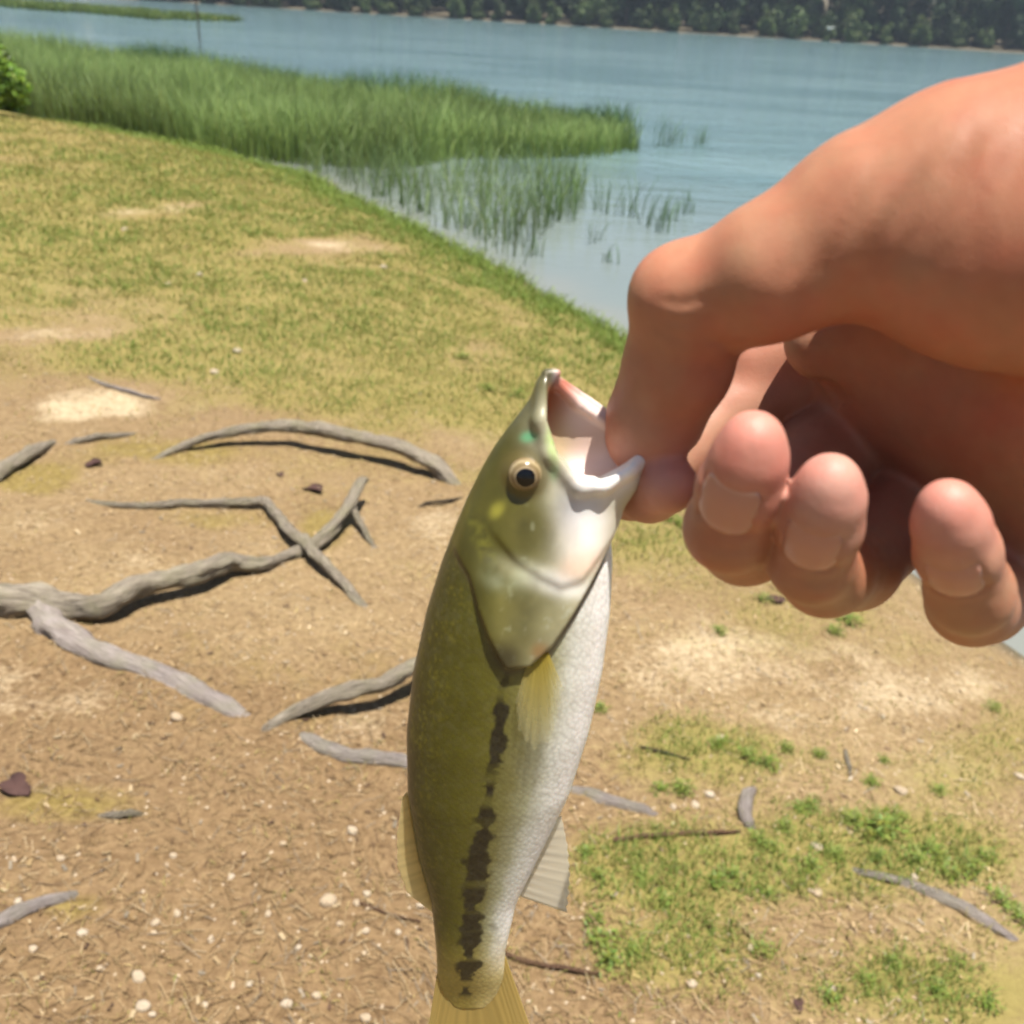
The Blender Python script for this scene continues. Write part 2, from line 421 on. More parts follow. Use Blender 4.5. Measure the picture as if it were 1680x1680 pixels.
# ------------------------------------------------------------------ far shore: trees and bank
def crown(n, R, H, low, seed, size, base):
    r = np.random.default_rng(seed)
    # several lobes, leaves on and inside their surfaces
    nl = 15
    lob = np.stack([r.uniform(-.6, .6, nl)*R, r.uniform(-.6, .6, nl)*R, r.uniform(low, .86, nl)*H], 1)
    lr = r.uniform(.28, .5, nl)*R
    k = r.integers(0, nl, n); d = r.normal(size=(n, 3)); d /= np.linalg.norm(d, axis=1)[:, None]
    rad = lr[k]*r.uniform(.55, 1.05, n)
    p = lob[k]+d*rad[:, None]*np.array([1, 1, 1.15])
    p[:, 2] = np.maximum(p[:, 2], .25)
    nrm = d+r.normal(size=(n, 3))*.6; nrm /= np.linalg.norm(nrm, axis=1)[:, None]
    a = np.cross(nrm, r.normal(size=(n, 3))); a /= np.linalg.norm(a, axis=1)[:, None]; b = np.cross(nrm, a)
    s = size*r.uniform(.6, 1.4, n)
    V = np.stack([p-a*s[:, None]*.5, p+b*s[:, None]*.32, p+a*s[:, None]*.5, p-b*s[:, None]*.32], 1)
    c = np.array(base)[None]*(r.uniform(.7, 1.3, n)*(1+.25*r.normal(size=nl)[k]))[:, None]*np.stack([r.uniform(.85, 1.2, n), np.ones(n), r.uniform(.8, 1.1, n)], 1)
    q = np.arange(n*4).reshape(n, 4)
    return V.reshape(-1, 3), q, np.repeat(np.clip(c, .005, .6), 4, 0)

def make_tree(k, R, H, low, base):
    V, q, c = crown(2600, R, H, low, 100+k, .75, base)
    cm = mesh_arrays('crown', V, [q], {'col': c})
    P = [(0, 0, -.3), (.1, .05, H*.3), (-.1, .1, H*.6), (.05, 0, H*.9)]
    V1, F1, uv1 = tube(P, (.26, .2, .13, .04), 8, 4, .1, k)
    Vs, Fs, uvs, off = [V1], list(F1), [uv1], len(V1)
    for j in range(5):
        a = j*2.4+k; z0 = H*(.3+.1*j)
        V2, F2, uv2 = tube([(0, 0, z0), (math.cos(a)*R*.3, math.sin(a)*R*.3, z0+H*.07), (math.cos(a)*R*.65, math.sin(a)*R*.65, z0+H*.12)], (.09, .06, .025), 6, 3, .1, k+j)
        Vs.append(V2); Fs += [f+off for f in F2]; uvs.append(uv2); off += len(V2)
    tm = mesh_arrays('trunk', np.vstack(Vs), Fs, smooth=True, uv=np.vstack(uvs))
    cm.materials.append(M_TREE); tm.materials.append(M_STEM)
    return cm, tm
TREES = [make_tree(0, 4.2, 15, .10, (.030, .060, .022)), make_tree(1, 3.6, 18, .08, (.022, .048, .022)), make_tree(2, 4.8, 13, .05, (.045, .078, .024)),
         make_tree(3, 2.4, 5.5, .05, (.060, .092, .026))]
TL = ('broad dark green tree standing on the far shore of the lake', 'tall narrow deep green tree standing on the far shore of the lake',
      'wide mid green tree standing on the far shore of the lake', 'low pale green shrubby tree at the water edge of the far shore')
TG = ('broad dark trees on the far shore', 'tall deep green trees on the far shore', 'mid green trees on the far shore', 'low pale shrubs on the far shore')
def place_tree(k, x, y, s, rz):
    z = float(height(np.array([x]), np.array([y]))[0])
    t = empty('shore_shrub' if k == 3 else 'broadleaf_tree', (x, y, z)); t.rotation_euler.z = rz; t.scale = (s, s, s*random.uniform(.9, 1.15))
    tag(t, TL[k], 'shrub' if k == 3 else 'tree', TG[k])
    link('crown', TREES[k][0], None, t); link('trunk', TREES[k][1], None, t)
x = -88.0
while x < 128:
    place_tree(random.choice((0, 0, 1, 1, 2)), x, FAR_Y+6+random.uniform(-2, 3), random.uniform(.85, 1.2), random.uniform(0, 6.3)); x += random.uniform(4.2, 6.4)
x = -86.0
while x < 126:
    place_tree(random.choice((0, 1, 1, 2)), x, FAR_Y+14+random.uniform(-2, 3), random.uniform(1.05, 1.35), random.uniform(0, 6.3)); x += random.uniform(5.0, 8.0)
x = -84.0
while x < 124:
    place_tree(3, x, FAR_Y+2.2+random.uniform(-1, 1), random.uniform(.55, 1.1), random.uniform(0, 6.3)); x += random.uniform(4, 9)
# the wood behind them reads as one mass
wv, wq, wc, off = [], [], [], 0
for j in range(60):
    V, q, c = crown(700, 6, 22, .03, 300+j, 1.6, (.024, .05, .022))
    V = V+np.array([-150+j*5.6+random.uniform(-2, 2), FAR_Y+27+random.uniform(-3, 4), 1.0]); wv.append(V); wq.append(q+off); wc.append(c); off += len(V)
tag(link('far_wood', mesh_arrays('far_wood', np.vstack(wv), [np.vstack(wq)], {'col': np.vstack(wc)}), M_TREE), 'dark wood behind the trees along the far shore', 'wood', kind='stuff')

# ------------------------------------------------------------------ reeds
def poly_fill(poly, n, rng=RNG):
    poly = np.array(poly); lo, hi = poly.min(0), poly.max(0); out = []
    while sum(map(len, out)) < n:
        p = rng.uniform(lo, hi, (n*2, 2)); ins = np.zeros(len(p), bool); j = len(poly)-1
        for i in range(len(poly)):
            a, b = poly[i], poly[j]
            c = ((a[1] > p[:, 1]) != (b[1] > p[:, 1])) & (p[:, 0] < (b[0]-a[0])*(p[:, 1]-a[1])/(b[1]-a[1]+1e-12)+a[0]); ins ^= c; j = i
        out.append(p[ins])
    return np.vstack(out)[:n]
W2 = lambda pts: [pix_plane(u, v, ZW)[:2] for u, v in pts]
def reed_bed(name, poly, n, h0, h1, wid, base, tip, label, seed=0, clump=.95, hx=None):
    p = poly_fill(poly, n)
    dn = fbm(p[:, 0]*.8, p[:, 1]*.8, seed=seed+60, octaves=3); keep = RNG.uniform(-.9, .45, len(p)) < dn*clump+.18
    p = p[keep]; dn = dn[keep]
    h = RNG.uniform(h0*.8, h1*1.05, len(p))*(1+.40*fbm(p[:, 0]*.7, p[:, 1]*.7, seed=seed+61))
    if hx is not None: h *= np.interp(p[:, 0], hx[0], hx[1])
    z = np.full(len(p), ZW-.03); z = np.maximum(z, height(p[:, 0], p[:, 1])-.02)
    shade = (1+.55*fbm(p[:, 0]*.9, p[:, 1]*1.2, seed=seed+62)+.15*RNG.normal(size=len(p)))[:, None]
    yel = np.clip(RNG.normal(.12, .2, len(p)), 0, .9)[:, None]
    cb = (np.array(base)[None]*(1-yel)+np.array((.22, .20, .06))*yel)*shade; ct = (np.array(tip)[None]*(1-yel)+np.array((.26, .26, .08))*yel)*shade
    V, C, q, tr = blades(np.column_stack([p, z]), h, RNG.uniform(.6, 1.3, len(p))*wid, np.abs(RNG.normal(.34, .22, len(p))), RNG.uniform(0, 6.3, len(p)), np.clip(cb, .01, .6), np.clip(ct, .01, .6))
    o = link(name, mesh_arrays(name, V, [q, tr], {'col': C}), M_REED)
    return tag(o, label, 'reeds', kind='stuff')
BED = W2([(-160, 168), (0, 192), (150, 216), (300, 254), (420, 266), (560, 276), (690, 276), (740, 262), (860, 262), (990, 258), (1050, 249), (1010, 236), (850, 224), (700, 210), (560, 189), (400, 168), (230, 136), (100, 116), (-160, 98)])
xs_b = [b[0] for b in BED]
HX = ([min(xs_b), -4.5, -1.0, 2.4], [1.05, 1.0, .82, .66])
reed_bed('reed_bed', BED, 52000, .72, .98, .015, (.23, .33, .085), (.34, .48, .17), 'dense bright green reed bed growing out of the shallow water along the bank', hx=HX)
BACK = W2([(200, 140), (400, 176), (560, 196), (700, 216), (860, 230), (1000, 240), (1050, 246), (1000, 230), (850, 218), (700, 204), (560, 183), (400, 162), (200, 128)])
reed_bed('dark_reeds', BACK, 9000, .78, 1.0, .02, (.07, .14, .06), (.12, .25, .11), 'darker blue green reeds along the outer rim of the reed bed', seed=5, hx=HX)
SPARSE = W2([(470, 285), (560, 278), (700, 280), (860, 275), (960, 300), (960, 345), (900, 380), (860, 440), (800, 425), (700, 372), (600, 325)])
reed_bed('thin_reeds', SPARSE, 1700, .28, .62, .011, (.17, .25, .09), (.26, .38, .14), 'thin scattered reeds in the shallows between the dense bed and the bank', seed=9, clump=1.7)
ISLE = W2([(-120, 4), (0, 12), (90, 20), (130, 21), (250, 33), (385, 36), (400, 35), (385, 32), (200, 17), (0, 2), (-120, -8)])
reed_bed('reed_island', ISLE, 9000, .38, .62, .09, (.10, .15, .035), (.19, .26, .07), 'long low island of yellow green reeds far out on the lake', seed=13, clump=.2)

for j, (u, v, s) in enumerate(((985, 345, 1), (1012, 352, 1), (1040, 356, 1.1), (1062, 372, .9), (1085, 380, 1.1), (1098, 362, .8), (905, 350, 1.3), (925, 362, 1.2), (890, 372, 1.2), (945, 330, 1),
                             (760, 372, .8), (790, 388, .8), (835, 395, .9), (700, 350, .8), (660, 336, .7), (620, 322, .7), (1090, 240, 1.4), (1108, 236, 1.2), (1140, 238, .9), (1155, 236, 1.1), (870, 420, .6), (1000, 430, .5), (975, 400, .7), (1120, 350, .8))):
    p = pix_plane(u, v, ZW); n = 9 if s < 1.2 else 15
    q2 = RNG.normal(0, .07*s, (n, 2)); h = RNG.uniform(.22, .5, n)*s
    sh = RNG.uniform(.75, 1.25, (n, 1))
    V, C, q, tr = blades(np.column_stack([q2, np.full(n, -.03)]), h, np.full(n, .013), np.abs(RNG.normal(.3, .22, n)), RNG.uniform(0, 6.3, n), np.array((.09, .15, .05))*sh, np.array((.16, .27, .09))*sh)
    o = link('reed_clump', mesh_arrays('reed_clump', V, [q, tr], {'col': C}), M_REED); o.location = p
    tag(o, 'small lone clump of reeds standing in open shallow water', 'reeds', 'lone reed clumps in the shallows')

# ------------------------------------------------------------------ bush, stake and bird
def leaf_cloud(n, centre, radii, seed, size, base, flat=False):
    r = np.random.default_rng(seed); nl = 16
    lob = r.uniform(-.62, .62, (nl, 3))*radii; lr = r.uniform(.28, .46, nl)*min(radii)
    k = r.integers(0, nl, n); d = r.normal(size=(n, 3)); d /= np.linalg.norm(d, axis=1)[:, None]
    p = lob[k]+d*(lr[k]*r.uniform(.5, 1.08, n))[:, None]+centre
    nrm = d+r.normal(size=(n, 3))*.5+np.array([0, 0, .5]); nrm /= np.linalg.norm(nrm, axis=1)[:, None]
    a = np.cross(nrm, r.normal(size=(n, 3))); a /= np.linalg.norm(a, axis=1)[:, None]; b = np.cross(nrm, a)
    s = (size*r.uniform(.6, 1.4, n))[:, None]
    V = np.stack([p-a*s*.5, p-a*s*.1+b*s*.26, p+a*s*.55-nrm*s*.1, p-a*s*.1-b*s*.26], 1)
    c = np.array(base)[None]*(r.uniform(.6, 1.4, n)*(1+.2*r.normal(size=nl)[k]))[:, None]*np.stack([r.uniform(.85, 1.25, n), np.ones(n), r.uniform(.7, 1.1, n)], 1)
    q = np.arange(n*4).reshape(n, 4)
    return V.reshape(-1, 3), q, np.repeat(np.clip(c, .005, .7), 4, 0)
bp = ground_at(-26, 187)
bush = tag(empty('bush', bp), 'bright green leafy bush on the grassy bank beside the reed bed', 'bush')
V, q, c = leaf_cloud(6500, np.array([0, 0, .66]), np.array([.62, .6, .78]), 5, .085, (.20, .33, .055))
V[:, 2] = np.maximum(V[:, 2], .03)
link('foliage', mesh_arrays('foliage', V, [q], {'col': c}), M_LEAF, bush)
for j in range(5):
    a = j*1.3
    link('stem', tube_mesh('stem', [(0, 0, -.05), (math.cos(a)*.1, math.sin(a)*.1, .3), (math.cos(a)*.26, math.sin(a)*.26, .8)], (.02, .014, .006), 7, 4, .1, j), M_STEM, bush)

sp = pix_plane(331, 118, ZW)
topd = np.linalg.norm(sp-CAM)
stake = tube_mesh('stake', [(0, 0, -.8), (.01, 0, .6), (0, 0, 1.45), (-.02, 0, 2.02)], (.028, .026, .023, .017), 8, 4, .05, 3)
so = link('stake', stake, M_STEM); so.location = sp
tag(so, 'thin dark wooden stake standing upright in the water behind the reeds', 'stake')

def build_bird():
    root = empty('white_bird', cam_pt(1362, 47, 95)); tag(root, 'small white bird gliding low over the lake before the far trees', 'bird')
    root.rotation_euler = (0, .3, 2.2)
    tm = NT('white feathers'); tm.P(Base_Color=(.8, .8, .78, 1), Roughness=.8)
    V, F, uv = tube([(-.30, 0, 0), (-.16, 0, .01), (0, 0, .02), (.16, 0, .02), (.27, 0, .03), (.36, 0, .0)], (.01, .045, .07, .05, .032, .006), 10, 4, 0)
    link('body', mesh_arrays('body', V, F, smooth=True, uv=uv), tm.m, root)
    for s in (-1, 1):
        ys = np.array([0.03, .22, .42, .62])*s; zs = np.array([.03, .13, .14, .06])
        W = [(x0, y0, z0+th) for th in (0.006, -0.006) for y0, z0, ch, sw in zip(ys, zs, (.17, .16, .12, .02), (0, .03, -.02, -.12)) for x0 in (sw+ch/2, sw-ch/2)]
        f = [(i, i+1, i+3, i+2) for i in (0, 2, 4)]+[(8+i, 8+i+2, 8+i+3, 8+i+1) for i in (0, 2, 4)]+[(i, i+2, i+10, i+8) for i in (0, 2, 4)]+[(i+1, i+9, i+11, i+3) for i in (0, 2, 4)]
        link('wing', mesh_arrays('wing', W, [np.array(f)], smooth=True), tm.m, root)
build_bird()

# ------------------------------------------------------------------ roots and sticks
def root(name, pts, label, mat=M_ROOT, cat='root', group=None, flat=1.0, wob=.24, seed=0, sides=18, branch=()):
    """pts: (u, v, lift, radius in m)"""
    P = [ground_at(u, v, l) for u, v, l, r in pts]; R = [r*.86 for *_, r in pts]
    V, F, uv = tube(P, R, sides, 10, wob, seed, flat)
    if not branch:
        o = link(name, mesh_arrays(name, V-P[0], F, smooth=True, uv=uv), mat); o.location = P[0]
    else:
        o = empty(name, P[0])
        link('root_stem', mesh_arrays('root_stem', V-P[0], F, smooth=True, uv=uv), mat, o)
        for bpts, bm in branch:
            Pb = [ground_at(u, v, l) for u, v, l, r in bpts]
            Vb, Fb, uvb = tube(Pb, [r for *_, r in bpts], 12, 10, wob, seed+9, .9)
            link('side_root', mesh_arrays('side_root', Vb-P[0], Fb, smooth=True, uv=uvb), bm, o)
    return tag(o, label, cat, group)
RG = 'exposed tree roots on the bank'
root('tree_root', [(240, 762, -.02, .010), (275, 744, .008, .014), (325, 722, .035, .019), (400, 706, .060, .024), (480, 699, .080, .028), (560, 713, .088, .031), (640, 730, .085, .034), (692, 748, .070, .034), (725, 772, .035, .033), (752, 806, -.03, .03)],
     'long arched grey root bridging the slope below the green grass', group=RG, seed=1, wob=.32)
root('tree_root', [(-110, 975, .01, .055), (0, 984, .03, .050), (60, 986, .03, .048), (115, 996, .03, .040), (165, 990, .050, .037), (215, 968, .058, .035), (300, 946, .060, .034), (348, 928, .058, .034), (375, 922, .045, .032), (425, 926, .020, .025), (475, 912, .012, .023), (525, 890, .03, .025), (560, 852, .055, .024), (583, 806, .085, .022), (596, 790, .095, .020), (603, 787, .088, .013)],
     'thickest grey root, crossing the bare soil and ending in an upturned stub', group=RG, seed=2, wob=.38, branch=(([(60, 1000, .015, .038), (105, 1040, .006, .036), (180, 1080, .002, .034), (260, 1106, -.002, .031), (325, 1136, -.003, .028), (372, 1168, -.006, .022), (408, 1192, -.02, .014)], M_ROOT_LILAC),
                                                                  ([(578, 830, .06, .012), (594, 862, .03, .010), (612, 896, .0, .008), (624, 915, -.02, .006)], M_ROOT)))
root('tree_root', [(95, 812, -.02, .008), (160, 826, -.003, .012), (230, 829, .006, .014), (320, 826, .012, .016), (400, 824, .02, .018), (434, 822, .03, .019), (447, 834, .032, .019), (472, 866, .038, .019), (520, 910, .040, .020), (560, 956, .015, .019), (590, 988, .0, .015), (615, 1008, -.02, .01)],
     'thin grey root with a sharp elbow that crosses over the upturned stub', group=RG, seed=3, wob=.28)
root('tree_root', [(420, 1210, -.02, .012), (440, 1192, .0, .016), (480, 1170, .012, .020), (550, 1142, .048, .023), (620, 1120, .070, .024), (680, 1092, .080, .023), (740, 1066, .05, .02), (800, 1050, .01, .015)],
     'straight pale grey root rising behind the fish with a black shadow beneath', group=RG, seed=4, wob=.28)
root('tree_root', [(480, 1200, -.018, .012), (505, 1212, -.002, .018), (560, 1234, .003, .022), (620, 1246, .004, .023), (670, 1252, .003, .023), (760, 1262, -.01, .02)],
     'worn lilac root half buried in soil below the pale grey root behind the fish', M_ROOT_LILAC, group=RG, seed=5, flat=.8)
root('tree_root', [(-70, 830, -.02, .03), (-20, 790, .01, .030), (12, 765, .025, .029), (45, 745, .03, .027), (72, 734, .02, .024), (92, 728, -.02, .018)],
     'short stout grey root beside the yellow moss patch', group=RG, seed=6)
root('tree_root', [(98, 736, -.02, .010), (125, 725, .005, .014), (160, 717, .01, .015), (200, 714, .008, .013), (235, 713, -.02, .009)],
     'short thin grey root below the pale sandy patch', group=RG, seed=7)
root('tree_root', [(130, 612, -.015, .006), (165, 628, .006, .009), (205, 640, .01, .010), (245, 652, .004, .009), (275, 660, -.015, .006)],
     'slim brown root lying along the top of the pale sandy patch', M_ROOT_LILAC, group=RG, seed=8)
root('tree_root', [(1385, 1420, -.012, .010), (1420, 1434, .0, .012), (1480, 1447, .005, .015), (1545, 1470, .007, .016), (1605, 1502, .008, .016), (1645, 1530, .004, .014), (1675, 1552, -.015, .01)],
     'pale curved root half sunk among bright green weeds', M_ROOT_LILAC, group=RG, seed=9, flat=.8)
root('tree_root', [(900, 1292, -.012, .014), (950, 1298, .0, .018), (1000, 1310, .004, .019), (1050, 1328, .0, .017), (1100, 1350, -.02, .012)],
     'pale flat root in the grass just beside the fish belly', M_ROOT_LILAC, group=RG, seed=10, flat=.7)
root('tree_root', [(-60, 1540, -.01, .018), (0, 1516, .0, .019), (50, 1490, .004, .017), (105, 1474, .0, .014), (155, 1462, -.018, .01)],
     'greyish root barely surfacing from brown mulch', M_ROOT_LILAC, group=RG, seed=11, flat=.7)
root('tree_root', [(680, 838, -.01, .005), (700, 826, .008, .007), (730, 822, .014, .007), (768, 816, -.01, .005)],
     'short dark rootlet poking from the bank behind the fish head', M_STEM, group=RG, seed=12)
root('tree_root', [(1238, 1288, -.03, .014), (1226, 1306, .006, .018), (1222, 1330, .014, .018), (1228, 1352, .004, .015), (1240, 1368, -.03, .012)],
     'dark curved root knob bulging from the weedy soil', M_ROOT_LILAC, group=RG, seed=13, wob=.2)
root('tree_root', [(150, 1345, -.012, .006), (185, 1338, .006, .009), (212, 1335, .010, .009), (240, 1340, -.012, .006)],
     'small greenish grey rootlet in the brown mulch', M_ROOT, group=RG, seed=14)
SG = 'fallen sticks'
root('stick', [(1008, 1378, .008, .0060), (1070, 1370, .008, .0062), (1140, 1366, .008, .0055), (1215, 1364, .006, .004)], 'straight reddish brown stick lying across short grass', M_STICK, 'stick', SG, seed=20, wob=.1)
root('stick', [(800, 1548, .006, .0045), (850, 1572, .007, .005), (900, 1584, .008, .005), (985, 1597, .006, .004)], 'slightly bent brown stick lying beside the fish tail', M_STICK, 'stick', SG, seed=21, wob=.1)
root('stick', [(1388, 1232, .006, .006), (1392, 1252, .006, .007), (1396, 1270, .005, .004)], 'short pale broken stick standing out among weeds', M_ROOT, 'stick', SG, seed=22, wob=.1)
root('stick', [(1050, 1225, .006, .0035), (1090, 1234, .007, .004), (1132, 1246, .006, .003)], 'thin dark twig in the patch of weeds above the reddish stick', M_STEM, 'stick', SG, seed=23, wob=.1)
root('stick', [(590, 1480, .004, .003), (640, 1500, .005, .0035), (690, 1512, .004, .003)], 'fine dark twig on the mulch beside the dorsal fin', M_STICK, 'stick', SG, seed=24, wob=.1)
# ------------------------------------------------------------------ implicit surfaces for the fish and the hand
def sdf_mesh(func, lo, hi, step, block=10):
    """surface nets over a block-sparse grid; func maps (n,3) points to signed distances"""
    lo = np.asarray(lo, float); hi = np.asarray(hi, float)
    nb = np.ceil((hi-lo)/(step*block)).astype(int); n = nb*block+1
    cx = [lo[k]+(np.arange(nb[k])+.5)*step*block for k in range(3)]
    B = np.stack(np.meshgrid(*cx, indexing='ij'), -1).reshape(-1, 3)
    f = func(B).reshape(nb)
    F = np.repeat(np.repeat(np.repeat(np.sign(f)*1.0, block, 0), block, 1), block, 2)
    F = np.pad(F, ((0, 1),)*3, mode='edge').astype(np.float32)*step*3
    near = np.argwhere(np.abs(f) < step*block*1.35)
    off = np.stack(np.meshgrid(*[np.arange(block+1)]*3, indexing='ij'), -1).reshape(-1, 3)
    for s in range(0, len(near), 400):
        ch = near[s:s+400]; idx = (ch[:, None]*block+off[None]).reshape(-1, 3)
        F[idx[:, 0], idx[:, 1], idx[:, 2]] = func(lo+idx*step)
    ins = F < 0
    c = [F[dx:n[0]-1+dx, dy:n[1]-1+dy, dz:n[2]-1+dz] for dx in (0, 1) for dy in (0, 1) for dz in (0, 1)]
    cnt = sum((x < 0).astype(np.int8) for x in c); act = (cnt > 0) & (cnt < 8)
    ids = np.full(act.shape, -1, np.int64); A = np.argwhere(act); ids[act] = np.arange(len(A))
    cv = np.stack([x[act] for x in c], 1)
    corner = np.array([(dx, dy, dz) for dx in (0, 1) for dy in (0, 1) for dz in (0, 1)], float)
    acc = np.zeros((len(A), 3)); num = np.zeros(len(A))
    for a in range(8):
        for b in range(a+1, 8):
            if np.abs(corner[a]-corner[b]).sum() != 1: continue
            fa, fb = cv[:, a], cv[:, b]; m = (fa < 0) != (fb < 0)
            t = np.where(m, fa/(fa-fb+1e-20), 0)[:, None]
            acc += np.where(m[:, None], corner[a]+t*(corner[b]-corner[a]), 0); num += m
    V = lo+(A+acc/num[:, None])*step
    quads = []
    for ax in range(3):
        o1, o2 = [(1, 2), (2, 0), (0, 1)][ax]
        sl = [slice(1, n[k]-1) for k in range(3)]; sl[ax] = slice(0, n[ax]-1)
        sh = list(sl); sh[ax] = slice(1, n[ax])
        a, b = ins[tuple(sl)], ins[tuple(sh)]; e = np.argwhere(a != b)+np.array([s.start for s in sl])
        flip = ins[e[:, 0], e[:, 1], e[:, 2]]
        d1 = np.zeros(3, int); d1[o1] = 1; d2 = np.zeros(3, int); d2[o2] = 1
        g = lambda p: ids[p[:, 0], p[:, 1], p[:, 2]]
        q = np.stack([g(e-d1-d2), g(e-d2), g(e), g(e-d1)], 1)
        quads.append(np.where(flip[:, None], q, q[:, ::-1]))
    return V, np.vstack(quads)

def relax(V, Q, it=2, lam=.5):
    e = np.vstack([Q[:, [0, 1]], Q[:, [1, 2]], Q[:, [2, 3]], Q[:, [3, 0]]]); e = np.vstack([e, e[:, ::-1]])
    deg = np.bincount(e[:, 0], minlength=len(V))[:, None]
    for _ in range(it):
        s = np.stack([np.bincount(e[:, 0], V[e[:, 1], k], minlength=len(V)) for k in range(3)], 1)
        V = V*(1-lam)+lam*s/np.maximum(deg, 1)
    return V

def smin(a, b, k):
    h = np.clip(.5+.5*(b-a)/k, 0, 1); return b*(1-h)+a*h-k*h*(1-h)

def cone(p, a, b, ra, rb):
    """round cone from a to b"""
    a = np.asarray(a); ba = np.asarray(b)-a; t = np.clip(((p-a)@ba)/(ba@ba), 0, 1)
    return np.linalg.norm(p-a-t[:, None]*ba, axis=1)-(ra+(rb-ra)*t)

# ------------------------------------------------------------------ the fish, hanging by its jaw
TILT = math.radians(20); FD = 0.262; PX = FD/FPX
_p0 = np.array([(860-840)/FPX*FD, -(900-840)/FPX*FD, -FD])
_FX = np.array([1.0, 0, 0]); _FY = np.array([0, math.cos(TILT), math.sin(TILT)]); _FN = np.cross(_FX, _FY)
FISHM = CAMM @ Matrix(((_FX[0], _FY[0], _FN[0], _p0[0]), (_FX[1], _FY[1], _FN[1], _p0[1]), (_FX[2], _FY[2], _FN[2], _p0[2]), (0, 0, 0, 1)))
def pl(u, v, z=0):
    """where a sight line meets the plane z (in fish pixels) of the fish's own frame"""
    d = np.array([(u-840)/FPX, -(v-840)/FPX, -1.0]); t = (_p0@_FN+z*PX)/(d@_FN); q = d*t-_p0
    return np.array([q@_FX, q@_FY])
SECT = np.array([(606, 892, 917, 10), (632, 880, 934, 22), (660, 866, 958, 30), (700, 834, 1012, 46), (735, 809, 1068, 55), (770, 789, 1050, 60), (820, 765, 1012, 67), (860, 748, 1001, 73), (920, 725, 1005, 81), (1000, 700, 1001, 87), (1100, 678, 988, 89),
                 (1200, 667, 966, 85), (1300, 669, 934, 75), (1400, 685, 886, 58), (1480, 708, 847, 44), (1560, 716, 829, 33), (1600, 717, 828, 20), (1630, 726, 818, 9), (1655, 744, 800, 3)], float)
_L = np.array([pl(s[1], s[0]) for s in SECT]); _R = np.array([pl(s[2], s[0]) for s in SECT])
_sy = _L[::-1, 1]; _sc = ((_L+_R)/2)[::-1, 0]; _sh = ((_R-_L)/2)[::-1, 0]; _st = SECT[::-1, 3]*PX
def _pchip(x, y):
    """denser, smoother samples of a station curve"""
    xs = np.linspace(x[0], x[-1], 400); ys = np.interp(xs, x, y)
    k = np.hanning(15); k /= k.sum(); return xs, np.convolve(np.pad(ys, 7, mode='edge'), k, 'valid')
_cs, _hs, _ts = _pchip(_sy, _sc), _pchip(_sy, _sh), _pchip(_sy, _st)
P3 = lambda u, v, z=0, s=1: np.array([*pl(u, v, z), z*PX*s])
skin_z = lambda v: .88*np.interp(v, SECT[:, 0], SECT[:, 3])
plS = lambda u, v: pl(u, v, skin_z(v))                              # on the near flank
GILL = np.array([plS(u, v) for u, v in ((690, 880), (735, 905), (770, 950), (785, 1000), (803, 1045), (830, 1092), (868, 1090), (905, 1060), (942, 1010), (980, 950), (1015, 890), (1040, 870))])
PREO = np.array([plS(u, v) for u, v in ((690, 830), (780, 850), (815, 885), (845, 920), (885, 945), (920, 962), (955, 955), (990, 915), (1040, 860))])
_c0, _c1, _c2 = pl(905, 616), pl(1072, 735), pl(972, 782)           # snout, jaw tip, mouth corner
_m = (_c0+_c1)/2; _e1 = (_c1-_c0)/np.linalg.norm(_c1-_c0); _e2 = np.array([_e1[1], -_e1[0]])
if _e2@(_c2-_m) < 0: _e2 = -_e2
GAPE = np.array([pl(u, v, 42) for u, v in ((900, 600), (899, 650), (897, 690), (914, 742), (948, 782), (985, 788), (1030, 762), (1066, 726), (1090, 690), (1000, 600))])
def poly2(x, y, P):
    """signed distance to a polygon in the plane"""
    d = np.full(x.shape, 1e9); ins = np.zeros(x.shape, bool)
    for a, b in zip(P, np.roll(P, -1, 0)):
        ex, ey = b-a; t = np.clip(((x-a[0])*ex+(y-a[1])*ey)/(ex*ex+ey*ey), 0, 1)
        d = np.minimum(d, np.hypot(x-a[0]-t*ex, y-a[1]-t*ey))
        ins ^= ((a[1] > y) != (b[1] > y)) & (x < (b[0]-a[0])*(y-a[1])/(b[1]-a[1]+1e-15)+a[0])
    return np.where(ins, -d, d)
